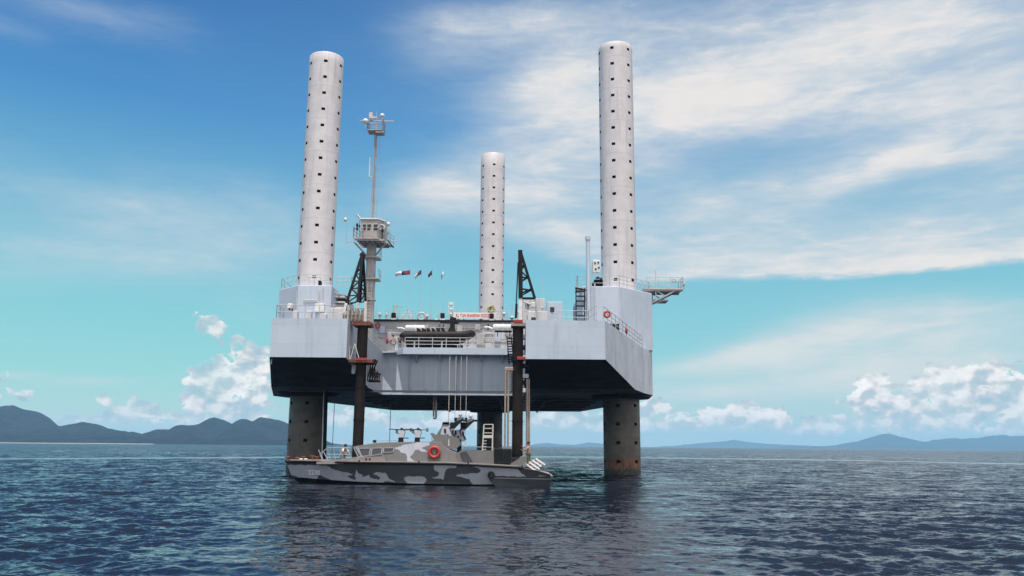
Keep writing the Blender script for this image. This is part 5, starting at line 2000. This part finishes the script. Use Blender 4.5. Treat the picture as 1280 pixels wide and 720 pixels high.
wh = ch.build('wheelhouse', ['bmid', 'bpale'], bt)
# windscreen and side windows
q = MB()
for k in range(3):
    y0 = SY0 + .25 + k * (SY1 - SY0 - .5) / 3 + .05
    y1 = SY0 + .25 + (k + 1) * (SY1 - SY0 - .5) / 3 - .05
    pa = Vector((A0[0], 0, A0[1])).lerp(Vector((A1[0], 0, A1[1])), .06)
    pb = Vector((A0[0], 0, A0[1])).lerp(Vector((A1[0], 0, A1[1])), .62)
    dn = Vector((-.9, 0, -.4)).normalized() * .015
    q.add([(pa.x + dn.x, y0, pa.z + dn.z), (pa.x + dn.x, y1, pa.z + dn.z), (pb.x + dn.x, y1, pb.z + dn.z), (pb.x + dn.x, y0, pb.z + dn.z)], [(0, 1, 2, 3)])
q.build('windscreen', 'glass', wh)
for poly in ([(442.6, 560.2), (445.0, 560.0), (451.6, 570.6), (448.2, 571.0)], [(448.2, 560.6), (463.2, 560.2), (461.6, 569.6), (452.2, 570.4)], [(465.4, 560.2), (477.6, 559.9), (476.8, 567.6), (464.0, 569.4)], [(479.8, 559.9), (492.5, 559.7), (491.5, 565.0), (479.2, 565.6)]):
    for side in (1, -1):
        pts_ = [P(px, py, SY0 + .1) for px, py in poly]
        yy = [(SY0 + tz(p.z) - .022) if side > 0 else (SY1 - tz(p.z) + .022) for p in pts_]
        q = MB().add([(p.x, y, p.z) for p, y in zip(pts_, yy)], [(3, 2, 1, 0) if side > 0 else (0, 1, 2, 3)], 0)
        w_ = q.build('window', 'lglass', wh)
        fr = MB()
        for i in range(4):
            a, b = pts_[i], pts_[(i + 1) % 4]
            fr.bar((a.x, yy[i], a.z), (b.x, yy[(i + 1) % 4], b.z), .06, .05, 0)
        fr.build('frame', ['blight', 'bdark'], w_)
q = MB()
for side in (1, -1):
    y = SY0 if side > 0 else SY1
    ga, gb = P(445.8, 558.8, SY0 + .1), P(453.2, 572, SY0 + .1)
    q.bar((ga.x, y + side * (tz(ga.z) - .03), ga.z), (gb.x, y + side * (tz(gb.z) - .03), gb.z), .085)
q.build('pillar', 'blight', wh)
# coaming forward of the house
q = MB()
cpx = [(396, 577.5), (420, 574.5), (446, 571.0), (470, 571), (482, 573), (482, 580), (396, 580)]
q.side([(P(px, py, SY0).x, P(px, py, SY0).z) for px, py in cpx], SY0 - .10, SY1 + .10)
q.build('foredeck_trunk', 'bdeck', bt)
q = MB()
for px in (457.6, 462.2):
    p = P(px, 575, SY0 - .12)
    q.tube(p + Vector((0, 0, -.1)), p + Vector((0, 0, .12)), .05)
p = P(468, 552.5, YK)
q.box((p.x - .10, YK - .1, p.z - .05), (p.x + .12, YK + .1, p.z + .14), 0, .03)
q.build_each('deck_fitting', 'black', bt)
# anchor gear, cleats and rails at the bow
q = MB()
for k, (px, h) in enumerate(((359, .25), (363, .3), (372, .22), (382, .3), (391, .35), (399, .3), (431, .12), (440, .12))):
    x = PX(px, YK, 1.8)
    y = YK - .6 * (k % 2)
    z = np.interp(x, sxs, szs)
    q.tube((x, y, z), (x, y, z + h), .05)
    q.tube((x - .15, y, z + h), (x + .15, y, z + h), .045)
q.build_each('cleat', 'rust', bt)
x = PX(381, YK, 1.9)
z = float(np.interp(x, sxs, szs))
q = MB().box((x - .25, YK - .5, z + .02), (x + .25, YK - .1, z + .2), 0, .04)
q.build('bow_chock', 'white', bt)
q = MB()
zd = float(np.interp(PX(420, YK, 1.8), sxs, szs))
rp = [P(399, 571, YK - 1.2), P(408, 563, YK - 1.2), P(440, 561, YK - 1.3)]
for px in (400, 409, 416, 426, 436):
    x = PX(px, YK - 1.2, 2)
    hgt_ = .95 if px > 401 else .5
    q.tube((x + .25, YK - 1.2, zd), (x - .02, YK - 1.2, zd + hgt_), .022)
q.path([Vector((PX(400, YK - 1.2, 2), YK - 1.2, zd + .5)), Vector((PX(409, YK - 1.2, 2), YK - 1.2, zd + .93)), Vector((PX(438, YK - 1.2, 2), YK - 1.2, zd + .95))], .03)
q.path([Vector((PX(409, YK - 1.2, 2), YK - 1.2, zd + .5)), Vector((PX(438, YK - 1.2, 2), YK - 1.2, zd + .5))], .025)
q.path([P(398, 562, YK - 1.2), P(404.5, 577, YK - 1.2)], .03)
q.path([P(404, 564, YK - 1.2), P(411, 577, YK - 1.2)], .03)
q.build('bow_rail', 'deckgrey', bt)


# two roof mounts: pedestal, head, barrel and sensor pods
def mount(px, label_):
    c = P(px, 553, YK - .3)
    g = thing('gun_mount', None, None, (0, 0, 0))
    g.parent = bt
    g.location = c - Vector(bt.location)
    MB().tube((c.x, c.y, c.z - .05), (c.x, c.y, c.z + .34), .20, .17, 14).build('pedestal', 'black', g)
    q = MB().bar((c.x + .1, c.y, c.z + .30), (c.x + .52, c.y, c.z + .30), .22, .06)
    q.build('bracket', 'black', g)
    q = MB().side([(c.x - .15, c.z + .36), (c.x + .20, c.z + .36), (c.x + .30, c.z + .75), (c.x + .12, c.z + .86), (c.x - .12, c.z + .72)], c.y - .17, c.y + .17)
    q.build('head', 'bpale', g)
    q = MB().tube((c.x - .85, c.y - .1, c.z + .90), (c.x + .15, c.y - .1, c.z + .86), .025, .04, 8)
    q.bar((c.x - .02, c.y - .1, c.z + .96), (c.x + .28, c.y - .1, c.z + .80), .13)
    q.build('barrel', 'black', g)
    q = MB()
    q.box((c.x - .38, c.y - .1, c.z + .62), (c.x - .22, c.y + .1, c.z + .86), 0, .03)
    q.bar((c.x - .32, c.y, c.z + .66), (c.x - .1, c.y, c.z + .55), .06)
    q.bar((c.x + .2, c.y, c.z + .85), (c.x + .68, c.y, c.z + .88), .06)
    q.box((c.x + .60, c.y - .1, c.z + .74), (c.x + .75, c.y + .1, c.z + 1.0), 0, .03)
    q.build('sensor_pod', 'bmid', g)
    return g


mount(501, '')
mount(521.5, '')

# arch mast with twin raked arms
YA = YK - .2
q = MB()
mp = [(540.5, 553.5), (545, 547), (552, 543), (566, 545), (574, 548), (577, 556), (571, 561), (556, 561)]
q.side([(P(px, py, YA).x, P(px, py, YA).z) for px, py in mp], YA - .75, YA + .75)
q.side([(P(px, py, YA).x, P(px, py, YA).z) for px, py in [(538, 542.5), (541, 541.5), (546, 544), (552, 534.5), (554, 528.5), (561, 528.5), (562, 531), (556, 534), (549, 549), (543, 550), (541, 545.5)]], YA - .45, YA + .45)
q.build('mast_base', 'bmid', bt)
q = MB()
for px, py in ((561.8, 0), (574.5, 0)):
    x = PX(px, YA, 3.5)
    q.box((x - .13, YA - .35, P(px, 566, YA).z), (x + .13, YA + .35, P(px, 549, YA).z), 0, .02)
q.build_each('mast_support', 'black', bt)
for dx, yo in ((0, -.35), (13, .35)):
    arm = MB()
    yy = YA + yo
    arm.side([(P(px + dx, py + (2 if dx else 0), yy).x, P(px + dx, py + (2 if dx else 0), yy).z) for px, py in [(565, 549), (570, 547.5), (566, 539), (568, 536), (576, 528), (580, 524.5), (577.5, 522), (572, 524), (564, 531), (560, 538)]], yy - .14, yy + .14)
    ao = arm.build('mast_arm', 'bdark', bt)
    tr_ = MB().side([(P(px + dx, py + (2 if dx else 0), yy).x, P(px + dx, py + (2 if dx else 0), yy).z) for px, py in [(568.5, 524.5), (571, 527), (580, 523), (582, 525.5), (579, 521.5), (574, 521.5)]], yy - .3, yy + .3)
    tr_.build('tray', 'bmid', ao)
    c = P(575.5 + dx, 518.5 + (2 if dx else 0), yy)
    dm = MB().ball(c, .13, 0, 1.1)
    dm.tube(c - Vector((0, 0, .3)), c, .05)
    dm.build('lamp_dome', 'dome', ao)
    pb = MB()
    for pts7, w in (([(553.5, 534), (561, 533), (564.5, 544), (562, 551), (554.5, 551.5), (551, 543)], .30), ([(563.5, 536), (568, 534.5), (566.5, 545), (568.5, 549.5), (563.5, 550)], .22)):
        if dx and pts7[0][0] < 560:
            pts7 = [(554 + (px - 554) * .7 + 2, py + 2) for px, py in pts7]
        pb.side([(P(px + dx, py + (2 if dx else 0), yy).x, P(px + dx, py + (2 if dx else 0), yy).z) for px, py in pts7], yy - w, yy + w)
    pb.build_each('gun_housing', 'bpale', ao)
    gr = MB()
    for px, py0, py1 in ((556, 536, 541), (559.5, 543, 548), (565.5, 538, 543)):
        c0_ = P(px + dx, py0 + (2 if dx else 0), yy - .33)
        c1_ = P(px + dx + .8, py1 + (2 if dx else 0), yy - .33)
        gr.bar(c0_, c1_, .12, .10)
    gr.build_each('latch', 'black', ao)
    jb = MB()
    cc_ = P(566 + dx, 531.5, yy - .2)
    jb.box((cc_.x - .18, cc_.y - .2, cc_.z - .16), (cc_.x + .22, cc_.y + .1, cc_.z + .2), 0, .04)
    cc_ = P(571.5 + dx, 524.5, yy - .2)
    jb.box((cc_.x - .2, cc_.y - .15, cc_.z - .1), (cc_.x - .02, cc_.y + .1, cc_.z + .14), 0, .03)
    cc_ = P(581 + dx, 526, yy - .2)
    jb.box((cc_.x - .14, cc_.y - .15, cc_.z - .06), (cc_.x + .16, cc_.y + .1, cc_.z + .08), 0, .03)
    jb.build_each('joint', 'black', ao)
    wt = MB().tube(P(561 + dx * 1.17, 557.5, yy - .4), P(561 + dx * 1.17, 549, yy - .4), .05, .03, 8)
    wt.build('fender_line', 'rope', ao)
q = MB().box(tuple(P(553, 531.5, YA - .45)), tuple(P(562, 527.8, YA + .45)), 0, .04)
q.build('mast_cap', 'bdark', bt)

# aft superstructure
q = MB()
ap_ = [(573, 580), (570, 567), (577, 562.5), (617, 563.5), (617.5, 581.5)]
q.side([(P(px, py, SY0).x, P(px, py, SY0).z) for px, py in ap_], SY0 + .02, SY0 + .14)
q.side([(P(px, py, SY1).x, P(px, py, SY0).z) for px, py in ap_], SY1 - .14, SY1 - .02)
q.build_each('bulwark', 'bmid', bt)
q = MB()
q.side([(P(px, py, SY0).x, P(px, py, SY0).z) for px, py in [(575, 566), (583, 564), (591, 577), (580, 578)]], SY0 - .04, SY0 + .018)
q.build('bulwark_brace', 'bdark', bt)
q = MB().box((PX(575, SY0, 2), SY0 + .3, 1.2), (PX(615, SY0, 2), SY1 - .3, P(600, 566, SY0).z), 0, .05)
q.build('engine_casing', 'bdark', bt)
q = MB()
for px0, px1, pyt in ((617.5, 629, 560.5), (629.2, 640, 561), (640, 651, 572.5)):
    q.box((PX(px0, YK, 2), SY0 + .2, P(px0, 581.5, SY0).z), (PX(px1, YK, 2) - .02, SY1 - .3, P(px0, pyt, SY0).z), 0, .05)
q.build_each('stern_locker', 'black', bt)
q = MB()
rp_ = [(633, 583.5), (640, 578.5), (653, 570.8), (659, 570.5), (656, 577), (650, 585)]
q.side([(P(px, py, SY0).x, P(px, py, SY0).z) for px, py in rp_], SY0 - .1, SY1 + .1)
q.build('stern_quarter', 'bmid', bt)
q = MB()
for px in (624, 628, 632, 635):
    p = P(px, 580.5, SY0 - .1)
    q.torus(p, .12, .04, 'Y', 12, 6)
q.build_each('mooring_coil', 'black', bt)

q = MB()
for fa_, fb_ in ((.30, .30), (.52, .52), (.70, .70)):
    p = Vector(hull_pt(fa_, 0, 1))
    q.tube(p + Vector((0, -.09, -.05)), p + Vector((0, -.02, .16)), .05, None, 8)
q.build_each('fairlead', 'black', bt)
for px, z0_, z1_ in ((452, 553.5, 545), (540, 552, 540), (597, 563, 551), (470, 553.5, 549)):
    a, b = P(px, z0_, YK + .6), P(px, z1_, YK + .6)
    MB().tube(a, b, .02, .012, 6).build('whip_aerial', 'black', bt)
MB().path([P(578, 563, SY0 + .05), P(578, 558.5, SY0 + .05), P(617, 559, SY0 + .05), P(617, 563, SY0 + .05)], .02).build('hand_rail', 'deckgrey', bt)
MB().path([P(470, 553.6, SY0 + .3), P(471, 551, SY0 + .3), P(495, 550.6, SY0 + .3), P(496, 553, SY0 + .3)], .018).build('hand_rail', 'deckgrey', bt)

# lifebuoy on the boat side
cR = P(543, 565.3, SY0 + .02)
q = MB().torus(cR + Vector((0, -.10, 0)), .33, .115, 'Y', 32, 10, 0)
own('lifebuoy', q, ['orange', 'buoywhite'], 'large red lifebuoy hung on the camouflaged side of the patrol boat', 'lifebuoy', cR + Vector((0, -.10, 0)), 'red lifebuoys')
q = MB().box((cR.x - .12, cR.y - .04, cR.z - .16), (cR.x + .12, cR.y + .03, cR.z + .18), 0, .03)
q.build('buoy_bracket', 'tan', bt)

# white boarding ladder standing on the stern deck
lz0, lz1_ = P(608, 566, YK + 1).z, P(610, 530.5, YK + 1).z
q = MB()
pa, pb, pc, pd = P(602.8, 566, YK + 1), P(605, 530.5, YK + 1), P(615.2, 566, YK + 1), P(616.3, 530.5, YK + 1)
for a, b in ((pa, pb), (pc, pd)):
    q.bar(a, b, .085, .06)
q.bar(pb, pd, .08, .06)
for f in (.86, .70):
    q.bar(pa.lerp(pb, f), pc.lerp(pd, f), .06)
q.box((pa.lerp(pb, .56).x, YK + .98, pa.lerp(pb, .52).z), (pc.lerp(pd, .56).x, YK + 1.02, pa.lerp(pb, .62).z))
for f in (.42, .32, .22, .12):
    a = pa.lerp(pb, f)
    q.bar(a, a.lerp(pc.lerp(pd, f), .38), .05)
own('boarding_ladder', q, 'shirt_white', 'pale boarding ladder standing upright on the patrol boat before the rear leg', 'ladder', (pa + pc) / 2)

# white slatted bundle leaning at the stern
q = MB()
c0, c1 = P(655.8, 581.5, SY0 + .3), P(668.5, 590.2, SY0 + .3)
ax = (c1 - c0).normalized()
nrm = Vector((-ax.z, 0, ax.x)) * (1 if ax.x > 0 else -1)
if nrm.z < 0:
    nrm = -nrm
for k in range(4):
    o0 = nrm * (.12 + .17 * k) + Vector((.10 * k, .18 * k, 0))
    for s in range(3):
        yb = Vector((0, .25 * s, 0))
        q.bar(c0 + o0 + yb + ax * (.05 * k), c1 + o0 + yb + ax * (.08 * (k % 2)), .20, .10)
for s in (.15, .5, .85):
    p = c0.lerp(c1, s)
    q.bar(p + nrm * .05 + Vector((0, -.02, 0)), p + nrm * .66 + Vector((.36, .55, 0)), .10, .05, 1)
own('fender_bundle', q, ['buoywhite', 'tan'], 'white slatted bundle leaning over the stern of the patrol boat', 'bundle', (c0 + c1) / 2)


# ------------------------------------------------------------------ people
def skin_mesh(name, verts, edges, radii, mat, parent, sub=2):
    me = bpy.data.meshes.new(name)
    me.from_pydata([tuple(v) for v in verts], edges, [])
    me.materials.append(M[mat])
    o = bpy.data.objects.new(name, me)
    col.objects.link(o)
    sk = o.modifiers.new('skin', 'SKIN')
    sk.use_smooth_shade = True
    if not me.skin_vertices:
        C.view_layer.objects.active = o
    for i, r in enumerate(radii):
        me.skin_vertices[0].data[i].radius = (r, r)
        me.skin_vertices[0].data[i].use_root = (i == 0)
    ss = o.modifiers.new('smooth', 'SUBSURF')
    ss.levels = ss.render_levels = sub
    o.parent = parent
    return o


def person(loc, rz, pose, label, shirt, trousers, cap, group=None, base_cat='person'):
    """pose: dict of joint positions in metres, facing -Y before rotation"""
    t = thing('person', label, base_cat, loc, group)
    t.rotation_euler = (0, 0, rz)
    J = {k: Vector(v) for k, v in pose.items()}
    names, vs, es, rs = {}, [], [], []

    def ad(n, r, par=None, p=None):
        names[n] = len(vs)
        vs.append(J[n] if p is None else p)
        rs.append(r)
        if par is not None:
            es.append((names[par], names[n]))
    ad('pelvis', .115)
    ad('waist', .105, 'pelvis')
    ad('chest', .125, 'waist')
    ad('neck', .055, 'chest')
    hd = J['head']
    fw = J.get('look', Vector((0, -1, 0))).normalized()
    ad('head', .085, 'neck')
    ad('crown', .075, 'head', hd + Vector((0, 0, .11)))
    ad('nose', .022, 'head', hd + fw * .105 + Vector((0, 0, .0)))
    for s in 'lr':
        ad('shoulder' + s, .06, 'chest')
        ad('elbow' + s, .042, 'shoulder' + s)
        ad('wrist' + s, .030, 'elbow' + s)
        wd = (J['wrist' + s] - J['elbow' + s]).normalized()
        sd_ = wd.orthogonal().normalized()
        ad('palm' + s, .034, 'wrist' + s, J['wrist' + s] + wd * .08)
        for k, (off, ln) in enumerate(((-.03, .075), (-.01, .088), (.011, .082), (.03, .065))):
            ad('finger%d%s' % (k, s), .010, 'palm' + s, J['wrist' + s] + wd * (.09 + ln) + sd_ * off * 1.3)
        ad('thumb' + s, .012, 'wrist' + s, J['wrist' + s] + wd * .07 + sd_ * .06)
        ad('hip' + s, .085, 'pelvis')
        ad('knee' + s, .060, 'hip' + s)
        ad('ankle' + s, .042, 'knee' + s)
        ad('toe' + s, .035, 'ankle' + s)
    skin_mesh('body', vs, es, rs, 'skin', t)

    def cloth(nm, chain, mat, extra):
        idx, v2, r2, e2 = {}, [], [], []
        for a, b in chain:
            for n in (a, b):
                if n is not None and n not in idx:
                    idx[n] = len(v2)
                    p = J[n] if n in J else vs[names[n]]
                    v2.append(p)
                    r2.append(rs[names[n]] + extra)
            if a is not None and b is not None:
                e2.append((idx[a], idx[b]))
        skin_mesh(nm, v2, e2, r2, mat, t, 1)
    ch = [('waist', 'pelvis'), ('waist', 'chest')]
    for s in 'lr':
        ch += [('chest', 'shoulder' + s), ('shoulder' + s, 'elbow' + s)]
    cloth('shirt', ch, shirt, .022)
    ch = []
    for s in 'lr':
        ch += [('pelvis', 'hip' + s), ('hip' + s, 'knee' + s), ('knee' + s, 'ankle' + s)]
    cloth('trousers', ch, trousers, .02)
    q = MB().lathe([(.106, -.01), (.108, .05), (.085, .11), (.04, .135), (.004, .14)], hd + Vector((0, 0, .05)), 'Z', 16)
    if cap != 'hair':
        q.bar(hd + fw * .07 + Vector((0, 0, .06)), hd + fw * .19 + Vector((0, 0, .045)), .15, .02)
    o = q.build('cap' if cap != 'hair' else 'hair', cap)
    o.parent = t
    return t


STAND = dict(pelvis=(0, 0, .95), waist=(0, 0, 1.10), chest=(0, 0, 1.32), neck=(0, 0, 1.50), head=(0, -.02, 1.62), look=(0, -1, 0),
             shoulderl=(-.19, 0, 1.42), elbowl=(-.27, .02, 1.14), wristl=(-.26, -.10, .90), shoulderr=(.19, 0, 1.42), elbowr=(.27, .02, 1.14), wristr=(.26, -.10, .90),
             hipl=(-.10, 0, .90), kneel=(-.11, -.02, .50), anklel=(-.12, 0, .09), toel=(-.13, -.17, .04), hipr=(.10, 0, .90), kneer=(.11, -.02, .50), ankler=(.12, 0, .09), toer=(.13, -.17, .04))
REACH = dict(STAND, elbowl=(-.28, -.22, 1.30), wristl=(-.20, -.46, 1.42), elbowr=(.27, -.16, 1.18), wristr=(.18, -.40, 1.20), chest=(0, -.04, 1.31), look=(.3, -1, -.1))
CROUCH = dict(pelvis=(0, .12, .30), waist=(0, .04, .43), chest=(0, -.10, .62), neck=(0, -.17, .78), head=(0, -.21, .89), look=(0, -1, -.25),
              shoulderl=(-.19, -.12, .72), elbowl=(-.27, -.30, .52), wristl=(-.20, -.48, .40), shoulderr=(.19, -.12, .72), elbowr=(.27, -.30, .50), wristr=(.16, -.50, .36),
              hipl=(-.10, .10, .28), kneel=(-.16, -.28, .48), anklel=(-.14, .02, .09), toel=(-.15, -.17, .04), hipr=(.10, .10, .28), kneer=(.16, -.28, .48), ankler=(.14, .02, .09), toer=(.15, -.17, .04))
xb_ = PX(428.5, YK - .3, 2)
zbk = float(np.interp(xb_, sxs, szs)) + .17
person((xb_, YK - .3, P(428, 574.5, YK - .3).z), R(60), CROUCH, 'crew member in a white shirt crouching on the patrol boat foredeck', 'shirt_white', 'shirt_grey', 'hair')
xs_ = PX(661, YK - .6, 2)
person((xs_, YK - .6, P(661, 585, YK - .6).z), R(-110), REACH, 'crew member in tan shirt and olive trousers standing at the patrol boat stern', 'shirt_tan', 'olive', 'hair')
person((PX(491, 83.3, 12), 83.3, DK), R(200), STAND, 'left one of two crew standing on deck left of the inflatable boat, grey clothes', 'shirt_grey', 'shirt_grey', 'dark_cloth')
person((PX(499.5, 83.5, 12), 83.5, DK), R(20), REACH, 'crew member in dark clothes standing nearest the inflatable boat', 'dark_cloth', 'shirt_grey', 'dark_cloth')
